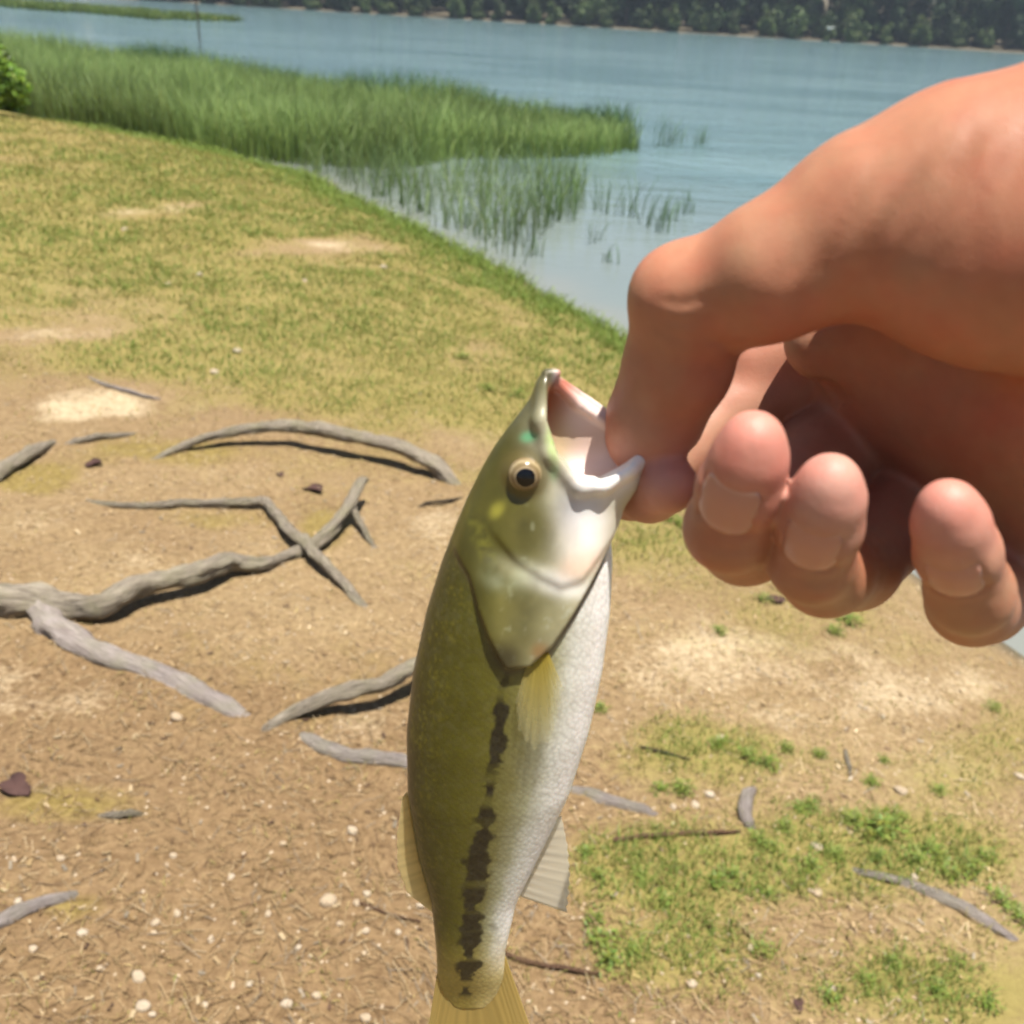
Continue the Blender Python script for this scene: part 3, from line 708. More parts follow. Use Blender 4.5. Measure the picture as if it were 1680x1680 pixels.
def fish_sdf(p):
    x, y, z = p.T
    c = np.interp(y, *_cs); h = np.interp(y, *_hs); t = np.interp(y, *_ts)
    u = (x-c)/h
    tt = t*(1-.10*u)                                                  # belly a touch slimmer than the shoulders
    q = np.sqrt(np.abs(u)**2.1+(np.abs(z)/tt)**2)
    d = (q-1)*np.minimum(h, t)*.8
    # head plates stand proud of the flank
    gy = np.interp(x, GILL[:, 0], GILL[:, 1]); py = np.interp(x, PREO[:, 0], PREO[:, 1])
    d = d-.0015*sstep(-.0004, .0012, y-gy)*sstep(.034, .004, y-gy)*sstep(.25, .6, np.abs(z)/tt)*(.25+.75*sstep(-.75, -.25, u))
    d = d-.0006*sstep(-.0012, .0022, y-py)*sstep(.02, .002, y-py)*sstep(-.8, -.3, u)*sstep(.3, .7, np.abs(z)/tt)
    # end caps
    d = np.maximum(d, _sy[0]-y); d = np.maximum(d, y-_sy[-1])
    for s in (1, -1):
        for q0, q1, r0, r1 in (((893, 636, 12), (888, 690, 38), 9, 10), ((888, 690, 38), (906, 745, 48), 10, 11), ((906, 745, 48), (948, 795, 57), 11, 11),
                               ((955, 800, 57), (990, 797, 55), 10, 8), ((990, 797, 55), (1034, 770, 46), 8, 7), ((1034, 770, 46), (1066, 735, 14), 7, 9)):
            d = smin(d, cone(p, P3(*q0, s), P3(*q1, s), r0*PX, r1*PX), .0024)   # jaw bones
        d = smin(d, np.linalg.norm(p-P3(862, 778, 40, s), axis=1)-25*PX, .003)                       # brow round the eye
    # mouth
    a = (x-_m[0])*_e1[0]+(y-_m[1])*_e1[1]; b = (x-_m[0])*_e2[0]+(y-_m[1])*_e2[1]
    f = np.clip(1-(np.maximum(b, 0)/(118*PX))**2, 0, 1)
    wa = 90*PX*np.sqrt(f)+1e-6; wz = 47*PX*np.sqrt(f)+1e-6
    cav = (np.sqrt((a/wa)**2+(z/wz)**2)-1)*np.minimum(wa, wz)
    cav = np.where(b > 118*PX, np.hypot(b-118*PX, 0)+.001, cav)
    chord = -b-5*PX                                                    # nothing beyond the line of the lips
    def side(p0, p1): e = (p1-p0)/np.linalg.norm(p1-p0); return (x-p0[0])*e[1]-(y-p0[1])*e[0]
    vee = np.maximum(poly2(x, y, GAPE), -z+8*PX)                       # the open gape on the near side
    dd = np.maximum(d, -cav)
    dd = np.maximum(dd, -vee)
    # the far lip and the skin behind it still close the mouth on the other side
    w1 = side(pl(903, 622), pl(925, 800))*SV; w2 = -side(pl(1068, 735), pl(985, 830))*SV
    far = np.maximum(np.maximum(np.abs(z+40*PX+12*PX*(a/(90*PX))**2*-1)-4*PX, -b-2*PX), np.maximum(np.maximum(-w1, -w2), b-125*PX))
    dd = smin(dd, far, .0012)
    for p0, p1, r0, r1 in ((P3(906, 622, -8), P3(950, 664, -30), 8, 8), (P3(950, 664, -30), P3(1010, 702, -38), 8, 8), (P3(1010, 702, -38), P3(1066, 733, -12), 8, 9)):
        dd = smin(dd, cone(p, p0, p1, r0*PX, r1*PX), .0012)
    return dd
def _orient():
    p0, p1 = _c2, pl(918, 640); e = (p1-p0)/np.linalg.norm(p1-p0); m = _m
    v = (m[0]-p0[0])*e[1]-(m[1]-p0[1])*e[0]
    return -1 if v > 0 else 1
SV = _orient()

def fish_colour(V):
    x, y, z = V.T
    c = np.interp(y, *_cs); h = np.interp(y, *_hs); t = np.interp(y, *_ts)
    u = np.clip((x-c)/h, -1, 1); az = np.abs(z)/t
    th = (np.arctan2(u, az)/np.pi+.5)                                  # 0 along the back, .5 mid flank, 1 along the belly
    n1 = fbm(x*220, y*220, z*220, 71, 3); n2 = fbm(x*700, y*700, z*700, 72, 2); n3 = fbm(x*90, y*60, z*90, 73, 3)
    k = th+.03*n1
    stops = np.array([0, .2, .36, .46, .56, .64, .72, .84, 1.0])
    cols = np.array([(.044, .038, .003), (.074, .068, .005), (.110, .104, .009), (.165, .155, .030), (.23, .21, .080), (.36, .35, .22), (.64, .63, .56), (.86, .82, .79), (.84, .84, .82)])
    C = np.stack([np.interp(k, stops, cols[:, j]) for j in range(3)], 1)
    Vv = np.array([plS(840, v)[1] for v in (600, 860, 1090, 1110, 1260, 1420, 1500, 1600, 1690)])
    # golden flecks on the back
    nf = fbm(x*1500, y*1100, z*1500, 78, 2)
    gy = np.interp(x, GILL[:, 0], GILL[:, 1])
    fl = sstep(.05, .5, nf+.3*n1)*sstep(.05, .12, th)*sstep(.42, .22, th)*sstep(.012, -.004, y-gy)
    C = C*(1-fl[:, None]*.5)+np.array((.24, .21, .03))*fl[:, None]*.5
    dk = sstep(.2, .5, n1-.2)*sstep(.55, .4, th)
    C = C*(1-dk[:, None]*.18)
    tail = sstep(pl(840, 1490)[1], pl(840, 1612)[1], y+.0025*n1)
    C = C*(1-tail[:, None]*.92)+np.array((.47, .365, .115))*tail[:, None]*.92
    # lateral stripe: a chain of blotches that runs together towards the tail
    st = np.array([plS(a, b) for a, b in ((834, 1085), (824, 1130), (819, 1200), (802, 1300), (784, 1400), (773, 1500), (767, 1600), (765, 1660))])[::-1]
    sx = np.interp(y, st[:, 1], st[:, 0])
    wd = np.interp(y, Vv[::-1], np.array([0, 0, 5, 7, 11, 15, 17, 16, 14])[::-1])*PX
    jag = np.maximum(1+.8*vnoise(y*330, z*0+1.5, seed=77)+.6*n1+.7*n2, .12)
    link_ = np.interp(y, Vv[::-1], np.array([0, 0, .45, .7, .9, 1.2, 1.3, .95, -.6])[::-1])
    bl = sstep(1.25, .75, np.abs(x-sx-.0016*n1)/(wd*jag+1e-6))*np.clip(link_+.9*vnoise(y*260, z*0, seed=79), 0, 1)*(z*0+1)
    C = C*(1-bl[:, None]*.98)+np.array((.012, .010, .005))*bl[:, None]*.98
    # spots below the stripe
    sp = sstep(.50, .68, fbm(x*260, y*260, z*0, 75, 2))*sstep(.5, .58, th)*sstep(.78, .68, th)*sstep(Vv[3], Vv[4], y)
    C = C*(1-sp[:, None]*.6)+np.array((.09, .08, .04))*sp[:, None]*.6
    # head
    gy = np.interp(x, GILL[:, 0], GILL[:, 1]); head = sstep(-.0005, .0005, y-gy)
    def spot(uu, vv, ru, rv, rot=0):
        p = plS(uu, vv); dx, dy = (x-p[0])/PX, (y-p[1])/PX; cr, sr = math.cos(rot), math.sin(rot)
        return np.exp(-(((dx*cr+dy*sr)/ru)**2+((-dx*sr+dy*cr)/rv)**2)**1.4)
    def put(C, w, col): w = np.clip(w, 0, 1)[:, None]; return C*(1-w)+np.array(col)*w
    hw = head*sstep(.40, .66, th)
    C = put(C, head*sstep(.55, .30, th)*.7, (.095, .085, .018)); C = put(C, head*sstep(.36, .46, th)*.7, (.20, .18, .065)); C = put(C, hw*.8, (.46, .43, .29))
    C = put(C, head*spot(878, 866, 56, 50)*.9*(1+.3*n1), (.125, .11, .030))
    C = put(C, head*spot(870, 1010, 62, 60)*.75*(1+.5*n1), (.20, .18, .075))
    C = put(C, head*spot(905, 950, 75, 20, -.35)*.9, (.82, .80, .74))
    C = put(C, head*spot(960, 880, 45, 70, -.2)*.6, (.80, .72, .66))
    C = put(C, head*spot(955, 925, 38, 22, .3)*.55, (.66, .40, .28))
    C = put(C, head*spot(930, 790, 42, 95, .45)*.85, (.76, .74, .76))
    C = put(C, head*spot(900, 715, 16, 60, .15)*.8, (.60, .57, .60)); C = put(C, head*spot(930, 770, 16, 34, .75)*.8, (.64, .60, .62))
    C = put(C, head*spot(1020, 775, 60, 32, .7)*.9, (.84, .83, .82))
    C = put(C, spot(965, 1000, 22, 90, -.5)*.0, (.5, .5, .5))
    C = put(C, head*spot(835, 940, 40, 26)*.5*np.clip(.5+n1, 0, 1), (.56, .62, .60))
    C = put(C, spot(905, 732, 9, 28, .2)*.9*np.clip(.6+n2, .2, 1), (.50, .72, .34))
    C = put(C, spot(908, 772, 8, 14)*.8, (.52, .74, .58))
    C = put(C, spot(868, 718, 13, 8, .3)*.85, (.16, .50, .36))
    C = put(C, spot(815, 838, 16, 9, .9)*.6, (.45, .42, .08))
    C = put(C, spot(790, 890, 14, 40, .5)*.5*np.clip(.4+n2, 0, 1), (.38, .37, .06))
    mot = fbm(x*170, y*130, z*170, 84, 4)
    C = C*(1+head*.45*mot*sstep(.85, .55, th))[:, None]
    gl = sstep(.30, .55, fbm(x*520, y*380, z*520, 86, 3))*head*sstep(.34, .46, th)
    C = put(C, gl*.22, (.62, .66, .58))  # wet glints on the head, painted into the colour
    # ring round the eye
    e = pl(862, 778, 54); r = np.hypot(x-e[0], y-e[1])/PX
    C = put(C, sstep(50, 28, r)*.75, (.15, .115, .045))
    # dark line behind the gill cover: crevice shade put into the skin colour
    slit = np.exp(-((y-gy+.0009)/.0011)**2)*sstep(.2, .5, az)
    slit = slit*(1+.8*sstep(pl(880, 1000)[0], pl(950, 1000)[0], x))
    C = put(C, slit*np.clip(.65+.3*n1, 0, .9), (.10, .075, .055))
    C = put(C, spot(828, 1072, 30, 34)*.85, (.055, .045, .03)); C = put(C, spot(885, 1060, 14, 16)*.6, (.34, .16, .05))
    # inside of the mouth
    a = (x-_m[0])*_e1[0]+(y-_m[1])*_e1[1]; b = (x-_m[0])*_e2[0]+(y-_m[1])*_e2[1]
    f = np.clip(1-(np.maximum(b, 0)/(118*PX))**2, 0, 1)
    inn = sstep(1.16, 1.02, np.sqrt((a/(90*PX*np.sqrt(f)+1e-6))**2+(z/(47*PX*np.sqrt(f)+1e-6))**2))*sstep(125*PX, 110*PX, b)
    C = put(C, inn, (.66, .52, .47)); C = put(C, inn*sstep(-.2, -.85, a/(90*PX)), (.42, .15, .10)); C = put(C, inn*spot(985, 745, 45, 25, .3)*.6, (.50, .33, .24))
    C = put(C, spot(906, 622, 13, 14)*.8, (.22, .20, .20))
    return np.clip(C*(.66+.38*sstep(.44, .72, th))[:, None]*np.stack([1+0*th, 1-.03*sstep(.6, .4, th), 1-.35*sstep(.62, .42, th)], 1), .005, .9)

def mat_fish():
    t = NT('wet fish skin'); c = t.coord('Object')
    sc = t.mapping(c, (1, .8, 1), (.3, .2, .7))
    vor = t.node('TexVoronoi', i_Vector=sc, i_Scale=760, i_Randomness=.65, feature='F1'); vd = vor.outputs['Distance']
    body = t.attr('scaly', 'Fac')
    nz = t.noise(c, 380, 3, .6)
    colr = t.mix(t.math('MULTIPLY', body, t.ramp(vd, ((.35, 0), (.8, .22)))), t.attr('col'), (.055, .050, .012))
    glint = t.math('MULTIPLY', t.ramp(vor.outputs['Color'], ((.45, 0), (.9, .5))), body)
    colr = t.mix(t.math('MULTIPLY', glint, .05), colr, (.55, .53, .40))
    h = t.math('ADD', t.math('MULTIPLY', t.math('MULTIPLY', vd, -1.0), body), t.math('ADD', t.math('MULTIPLY', nz, .5), t.math('MULTIPLY', t.noise(c, 150, 4, .6), 1.2)))
    t.P(Base_Color=colr, Roughness=t.math('ADD', .30, t.math('MULTIPLY', nz, .22)), Specular_IOR_Level=.38,
        Coat_Weight=.18, Coat_Roughness=.06, Normal=t.bump(h, .14, .0005), Subsurface_Weight=.10, Subsurface_Scale=.003, Subsurface_Radius=(1, .6, .4))
    return t.m

def mat_fin():
    t = NT('fin membrane'); c = t.attr('col')
    t.P(Base_Color=c, Roughness=.35, Specular_IOR_Level=.5)
    tr = t.node('BsdfTranslucent', i_Color=c); tp = t.node('BsdfTransparent')
    m1 = t.node('MixShader', i_Fac=.6); t.l.new(t.b.outputs[0], m1.inputs[1]); t.l.new(tr.outputs[0], m1.inputs[2])
    m2 = t.node('MixShader', i_Fac=t.math('MULTIPLY', t.attr('thin', 'Fac'), 1.0)); t.l.new(m1.outputs[0], m2.inputs[1]); t.l.new(tp.outputs[0], m2.inputs[2])
    t.l.new(m2.outputs[0], t.out.inputs['Surface']); return t.m
M_FIN = mat_fin()

def fin(base, tip, nray, z0, z1, col_b, col_t, thin=.25, thick=.0004, wave=.0):
    """membrane between a base line and a tip line (pixel polylines on the fish plane), with raised rays"""
    nu, nv = nray*4+1, 22
    def line(pts, n, z):
        q = np.array([pl(*p, z) for p in pts]); L = np.concatenate([[0], np.cumsum(np.linalg.norm(np.diff(q, axis=0), axis=1))]); s = np.linspace(0, L[-1], n)
        return np.stack([np.interp(s, L, q[:, 0]), np.interp(s, L, q[:, 1])], 1)
    b, e = line(base, nu, abs(z0)), line(tip, nu, abs(z1))
    s = np.linspace(0, 1, nv)[None, :, None]
    XY = b[:, None]*(1-s)+e[:, None]*s
    ph = np.arange(nu)/4*2*np.pi
    ridge = .6*(.5+.5*np.cos(ph))[:, None]*(1-.7*np.linspace(0, 1, nv))[None]
    Z = (z0*(1-s[..., 0])+z1*s[..., 0])*PX+wave*np.sin(np.linspace(0, 5, nu))[:, None]*s[..., 0]
    # small notches along the free edge
    XY = XY+(XY-b[:, None])*(-.05*(.5-.5*np.cos(ph))[:, None]*s[..., 0]**6)[..., None]
    hh = thick*(.8+.7*ridge)*(1-.6*s[..., 0])
    top = np.concatenate([XY, (Z+hh)[..., None]], -1).reshape(-1, 3); bot = np.concatenate([XY, (Z-hh)[..., None]], -1).reshape(-1, 3)
    cc = np.array(col_b)*(1-s)+np.array(col_t)*s; cc = (cc*(1-.10*ridge[..., None]+.1*vnoise(np.arange(nu)*1.3, np.zeros(nu), seed=3)[:, None, None])).reshape(-1, 3)
    tn = (thin*(s[..., 0]**.7)*(1-.6*ridge)).reshape(-1)
    i = np.arange(nu*nv).reshape(nu, nv); N = nu*nv
    q = np.stack([i[:-1, :-1], i[1:, :-1], i[1:, 1:], i[:-1, 1:]], -1).reshape(-1, 4)
    rim = np.concatenate([i[:, 0], i[-1, 1:], i[::-1, -1][1:], i[0, ::-1][1:-1]]); rn = np.roll(rim, -1)
    return mesh_arrays('fin', np.vstack([top, bot]), [np.vstack([q, q[:, ::-1]+N, np.stack([rn, rim, rim+N, rn+N], 1)])], {'col': np.vstack([cc, cc]), 'thin': np.concatenate([tn, tn])}, smooth=True)

def build_fish():
    rootf = empty('fish', (0, 0, 0)); rootf.matrix_world = FISHM
    tag(rootf, 'small olive backed white bellied bass hanging head up, gripped by its lower jaw', 'fish')
    V, Q = sdf_mesh(fish_sdf, np.array([pl(640, 900)[0]-.004, pl(840, 1720)[1], -100*PX]), np.array([pl(1090, 735)[0]+.004, pl(900, 590)[1]+.002, 100*PX]), .00048)
    V = relax(V, Q, 3, .5)
    gy = np.interp(V[:, 0], GILL[:, 0], GILL[:, 1])
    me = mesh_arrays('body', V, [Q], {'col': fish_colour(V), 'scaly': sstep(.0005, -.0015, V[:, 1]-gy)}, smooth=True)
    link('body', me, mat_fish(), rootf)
    # eyes
    t = NT('eye'); c = t.coord('Object')
    r = t.node('VectorMath', operation='LENGTH', i_0=t.node('VectorMath', operation='MULTIPLY', i_0=c, i_1=(1, 1.0, 0)).outputs[0]).outputs['Value']
    rr = t.math('MULTIPLY', r, 1/(27*PX))
    nn = t.noise(c, 900, 3, .6)
    iris = t.ramp(t.math('ADD', rr, t.math('MULTIPLY', t.math('SUBTRACT', nn, .5), .12)), ((0, (.003, .003, .004)), (.54, (.004, .004, .005)), (.58, (.34, .26, .15)), (.66, (.20, .145, .075)), (.80, (.18, .13, .06)), (.88, (.34, .27, .15)), (1, (.16, .11, .05))))
    t.P(Base_Color=iris, Roughness=.2, Coat_Weight=.35, Coat_Roughness=.02, Specular_IOR_Level=.25)
    for s in (1, -1):
        n1, n2 = 28, 18; A, Bq = np.meshgrid(np.linspace(0, 2*np.pi, n1, endpoint=False), np.linspace(0.02, math.pi-.02, n2), indexing='ij')
        Vs = np.stack([np.sin(Bq)*np.cos(A), np.sin(Bq)*np.sin(A), np.cos(Bq)*.78], -1).reshape(-1, 3)*27*PX
        i = np.arange(n1*n2).reshape(n1, n2); j = np.roll(i, -1, 0)
        q = np.stack([i[:, :-1], i[:, 1:], j[:, 1:], j[:, :-1]], -1).reshape(-1, 4)
        Vs = np.vstack([Vs, [[0, 0, 27*PX*.78], [0, 0, -27*PX*.78]]])
        tr = np.vstack([np.stack([np.full(n1, len(Vs)-2), i[:, 0], j[:, 0]], 1), np.stack([np.full(n1, len(Vs)-1), j[:, -1], i[:, -1]], 1)])
        e = link('eye', mesh_arrays('eye', Vs, [q, tr], smooth=True), t.m, rootf); e.location = P3(862, 778, 54, s)
    gold, clear = (.72, .56, .22), (.80, .66, .34)
    link('dorsal_fin', fin([(668, 1300), (676, 1350), (690, 1410), (706, 1470), (716, 1496)], [(660, 1308), (651, 1370), (651, 1420), (668, 1465), (713, 1499)], 11, 0, 0, gold, clear), M_FIN, rootf)
    link('anal_fin', fin([(908, 1345), (890, 1392), (868, 1438), (850, 1468)], [(921, 1338), (932, 1390), (936, 1440), (931, 1497)], 10, 0, 0, (.84, .77, .63), (.86, .80, .66)), M_FIN, rootf)
    link('tail_fin', fin([(724, 1555), (734, 1600), (772, 1625), (814, 1600), (824, 1555)], [(702, 1690), (686, 1880), (775, 1850), (890, 1880), (872, 1690)], 15, 0, 0, (.62, .47, .16), (.68, .52, .2), .10), M_FIN, rootf)
    for s in (1, -1):
        link('pectoral_fin', fin([(868, 1078), (900, 1072)], [(846, 1150), (850, 1200), (874, 1232), (905, 1215), (925, 1130)], 9, 84*s, 98*s, (.60, .47, .06), (.76, .70, .40), .95, .0003), M_FIN, rootf)
build_fish()
# ------------------------------------------------------------------ the hand that holds it
def HP(u, v, d): return np.array([(u-840)/FPX*d, -(v-840)/FPX*d, -d])      # camera-aligned frame of the arm
def chain(p, js, k=.004, stretch=None):
    d = None
    for (a, b) in zip(js[:-1], js[1:]):
        e = cone(p, HP(*a[:3]), HP(*b[:3]), a[3]/FPX*a[2], b[3]/FPX*b[2])
        d = e if d is None else smin(d, e, k)
    return d
THUMB = [(1690, 345, .208, 235), (1560, 352, .212, 195), (1420, 372, .215, 140), (1265, 446, .221, 106), (1135, 508, .2345, 87), (1112, 600, .2435, 82), (1072, 690, .2535, 72), (1056, 722, .2565, 58)]
INDEX = [(1410, 585, .285, 78), (1300, 622, .289, 72), (1205, 668, .289, 66), (1110, 742, .284, 58), (1036, 796, .275, 55), (1066, 801, .262, 54), (1096, 795, .2505, 49)]
MIDDLE = [(1452, 650, .290, 84), (1345, 758, .281, 82), (1266, 872, .257, 74), (1222, 884, .238, 74), (1196, 866, .2225, 71), (1214, 800, .211, 69), (1230, 750, .205, 60), (1236, 722, .202, 50)]
RING = [(1548, 752, .285, 80), (1465, 858, .275, 76), (1400, 926, .255, 73), (1354, 938, .237, 72), (1330, 920, .2215, 67), (1346, 860, .209, 66), (1358, 815, .203, 58), (1362, 790, .200, 48)]
LITTLE = [(1665, 880, .273, 76), (1642, 950, .266, 73), (1608, 982, .250, 72), (1594, 988, .235, 69), (1590, 970, .2205, 67), (1570, 905, .208, 65), (1559, 858, .202, 58), (1555, 833, .199, 49)]
WRIST = (1890, 450, .222)
CREASES = ((((1450, 470), (1530, 330), (1600, 215)), 11, .0006, .22), (((1530, 470), (1600, 330), (1665, 215)), 11, .0006, .215), (((1330, 490), (1400, 350), (1450, 255)), 12, .0007, .222), (((1280, 480), (1345, 350), (1385, 290)), 9, .0004, .225),
           (((1062, 488), (1120, 500), (1180, 480)), 6, .0006, .24), (((1050, 525), (1105, 552), (1160, 560)), 6, .0006, .245), (((1120, 862), (1195, 884), (1260, 876)), 6, .0006, .24), (((1125, 882), (1195, 902), (1255, 894)), 5, .0005, .245), (((1262, 918), (1330, 938), (1395, 928)), 6, .0006, .24), (((1265, 938), (1332, 955), (1392, 946)), 5, .0005, .245),
           (((1520, 962), (1590, 972), (1660, 950)), 6, .0006, .24), (((1525, 982), (1592, 990), (1655, 970)), 5, .0005, .245), (((1408, 530), (1418, 465), (1440, 405), (1490, 320), (1570, 200)), 20, .0012, .222), (((1470, 500), (1560, 310), (1650, 150)), 22, .0009, .217),
           (((1550, 520), (1640, 330), (1740, 140)), 22, .0008, .212), (((1138, 548), (1185, 562), (1218, 602)), 8, .0011, .24), (((1150, 585), (1196, 622)), 7, .0008, .245),
           (((1245, 478), (1292, 545)), 8, .0005, .225), (((1050, 505), (1105, 530), (1165, 528)), 7, .0006, .24), (((1090, 440), (1120, 428)), 5, .0005, .235), (((1075, 470), (1110, 462)), 5, .0005, .235))
def arm_sdf(p):
    el = np.array([.385, .085, -.13]); sh = np.array([.33, -.17, .16]); wr = HP(*WRIST)
    d = smin(cone(p, wr, wr+(el-wr)*.35, .028, .036), cone(p, wr+(el-wr)*.35, el, .037, .041), .02)
    return smin(d, cone(p, el, sh, .042, .052), .02)
def _nail(f, along, nrm, r, ln, hw, i0=-1, i1=-3):
    tip, dip = HP(*f[i0][:3]), HP(*f[i1][:3]); a = (tip-dip)/np.linalg.norm(tip-dip)
    n = np.array(nrm, float); n = n-(n@a)*a; n /= np.linalg.norm(n)
    return (tip+(dip-tip)*along, a, n, np.cross(a, n), r, ln, hw)
NAILS = [_nail(MIDDLE, .34, (-.45, -.3, .8), .0094, .0136, .0062, -2, -4), _nail(RING, .34, (-.43, -.3, .8), .0090, .0128, .0058, -2, -4), _nail(LITTLE, .34, (-.50, -.2, .8), .0088, .0114, .0053, -2, -4),
         _nail(THUMB, .16, (-.6, .1, -.8), .0086, .0125, .0075), _nail(INDEX, .1, (.1, .2, -1), .0072, .009, .005)]
def hand_sdf(p):
    # palm
    pm = None
    for (j, r0, r1) in ((INDEX[0], 80, 150), (MIDDLE[0], 82, 150), (RING[0], 82, 150), (LITTLE[0], 84, 150)):
        e = cone(p, HP(*j[:3]), HP(WRIST[0], WRIST[1], WRIST[2]), r0/FPX*j[2], r1/FPX*WRIST[2])
        pm = e if pm is None else smin(pm, e, .016)
    pm = smin(pm, cone(p, HP(1690, 930, .262), HP(1880, 640, .232), .015, .019), .012)       # heel below the little finger
    pm = smin(pm, cone(p, HP(1440, 640, .282), HP(1650, 740, .262), .013, .018), .018)       # hollow of the palm
    pm = smin(pm, cone(p, HP(1500, 610, .262), HP(1720, 660, .240), .015, .020), .018)
    d = smin(pm, chain(p, THUMB, .006), .006)
    d = smin(d, cone(p, HP(1640, 430, .208), HP(1840, 420, .210), .021, .026), .012)           # ball of the thumb
    d = smin(d, cone(p, HP(1350, 560, .262), HP(1480, 520, .252), .010, .016), .010)           # web between thumb and index
    d = smin(d, arm_sdf(p), .015)
    # fingers
    d = smin(d, cone(p, HP(1235, 600, .287), HP(1400, 545, .282), .0105, .013), .004)
    ff = None
    for f in (INDEX, MIDDLE, RING, LITTLE):
        e = chain(p, f, .003); ff = e if ff is None else smin(ff, e, .0009)
    d = smin(d, ff, .003)
    for o, a, n, b, r, ln, hw in NAILS:                                # beds the nails lie in
        q = p-o; s, t, k = q@a, q@b, q@n
        d = d+.0010*sstep(1.12, .95, -s/(ln/2))*sstep(1.05, .45, s/(ln/2))*sstep(1.10, .97, np.abs(t)/hw)*sstep(.2, .5, k/r)
    # knuckle of the thumb and tendons of its back
    d = smin(d, np.linalg.norm(p-HP(1110, 474, .229), axis=1)-.0082, .010)
    # creases: shallow grooves in the skin that faces out of the palm side
    dz = np.maximum(-p[:, 2], .05); u = 840+FPX*p[:, 0]/dz; v = 840-FPX*p[:, 1]/dz
    for pts, w, dep, dmax in CREASES:
        g = np.full(len(p), 1e6)
        for a, b in zip(pts[:-1], pts[1:]):
            ex, ey = b[0]-a[0], b[1]-a[1]; t = np.clip(((u-a[0])*ex+(v-a[1])*ey)/(ex*ex+ey*ey), 0, 1)
            g = np.minimum(g, np.hypot(u-a[0]-t*ex, v-a[1]-t*ey))
        d = d+np.where(dz < dmax, dep*np.exp(-(g/w)**2)*sstep(0, 6*w, np.hypot(u-pts[0][0], v-pts[0][1]))*sstep(0, 8*w, np.hypot(u-pts[-1][0], v-pts[-1][1])), 0)
    return d

def finger_tips():
    return [(HP(*f[-1][:3]), HP(*f[-3][:3])) for f in (THUMB, INDEX, MIDDLE, RING, LITTLE)]

def hand_colour(V):
    n1 = fbm(V[:, 0]*90, V[:, 1]*90, V[:, 2]*90, 91, 4); n2 = fbm(V[:, 0]*400, V[:, 1]*400, V[:, 2]*400, 92, 3)
    C = np.tile(np.array((.44, .188, .103)), (len(V), 1))
    back = np.array((.46, .225, .125))
    palm = sstep(.22, .275, -V[:, 2])
    C = C*(1-palm[:, None]*.6)+np.array((.48, .215, .145))*palm[:, None]*.6
    for k, (tp, dp) in enumerate(finger_tips()):
        w = np.exp(-(np.linalg.norm(V-tp, axis=1)/(.014 if k else .011))**2)*(.9 if k else .35)
        C = C*(1-w[:, None])+np.array((.64, .285, .225))*w[:, None]
    kn = np.exp(-(np.linalg.norm(V-HP(1105, 465, .226), axis=1)/.012)**2)*.5
    C = C*(1-kn[:, None])+np.array((.52, .215, .125))*kn[:, None]
    n3 = fbm(V[:, 0]*45, V[:, 1]*45, V[:, 2]*45, 95, 3); n4 = fbm(V[:, 0]*190, V[:, 1]*190, V[:, 2]*190, 97, 3)
    C = C*(1+.12*n1+.08*n2)[:, None]*np.stack([1+.05*n3, 1-.24*n3-.16*n4, 1-.28*n3-.16*n4], 1)
    return np.clip(C*.82, .02, .9)

def mat_skin():
    t = NT('skin'); c = t.coord('Object')
    n = t.noise(c, 700, 4, .65); ln = t.noise(t.mapping(c, (1, .3, 1), (0, 0, .6)), 420, 3, .6)
    vor = t.node('TexVoronoi', i_Vector=c, i_Scale=1500, feature='DISTANCE_TO_EDGE').outputs['Distance']
    h = t.math('ADD', t.math('MULTIPLY', n, .5), t.math('ADD', t.math('MULTIPLY', ln, .5), t.math('MULTIPLY', vor, .5)))
    t.P(Base_Color=t.attr('col'), Roughness=t.math('ADD', .42, t.math('MULTIPLY', n, .2)), Specular_IOR_Level=.36, Normal=t.bump(h, .22, .0006),
        Subsurface_Weight=.18, Subsurface_Scale=.003, Subsurface_Radius=(1, .35, .2))
    return t.m

def nail_mesh(o, a, n, b, r, ln, hw):
    """a gently curved plate on the back of a fingertip"""
    S, T = np.meshgrid(np.linspace(-1, 1, 17), np.linspace(-1, 1, 15), indexing='ij')
    lim = np.where(S > 0, np.sqrt(np.maximum(1-.50*S**4, .1)), np.sqrt(np.maximum(1-.90*S**4, .05)))
    w = T*hw*lim; R2 = r
    hgt = np.sqrt(np.maximum(R2**2-w**2, 0))-(R2-r)+.0001-.0014*np.maximum(S, 0)**2-.0006*np.maximum(-S-.4, 0)
    base = o+a*(S*ln/2)[..., None]+b*w[..., None]
    top = base+n*hgt[..., None]; low = base+n*(hgt-.0008)[..., None]
    nn = S.size; i = np.arange(nn).reshape(S.shape)
    q = np.stack([i[:-1, :-1], i[1:, :-1], i[1:, 1:], i[:-1, 1:]], -1).reshape(-1, 4)
    rim = np.concatenate([i[:, 0], i[-1, 1:], i[::-1, -1][1:], i[0, ::-1][1:-1]]); rn = np.roll(rim, -1)
    c = np.tile(np.array((.46, .215, .155)), (2*nn, 1)); s2 = np.concatenate([S.ravel(), S.ravel()])
    w = sstep(.84, .93, s2)[:, None]; c = c*(1-w)+np.array((.66, .45, .37))*w
    w = sstep(-.55, -.85, s2)[:, None]; c = c*(1-w*.3)+np.array((.60, .36, .29))*w*.3
    return mesh_arrays('fingernail', np.vstack([top.reshape(-1, 3), low.reshape(-1, 3)]), [np.vstack([q, q[:, ::-1]+nn, np.stack([rn, rim, rim+nn, rn+nn], 1)])], {'col': c}, smooth=True)

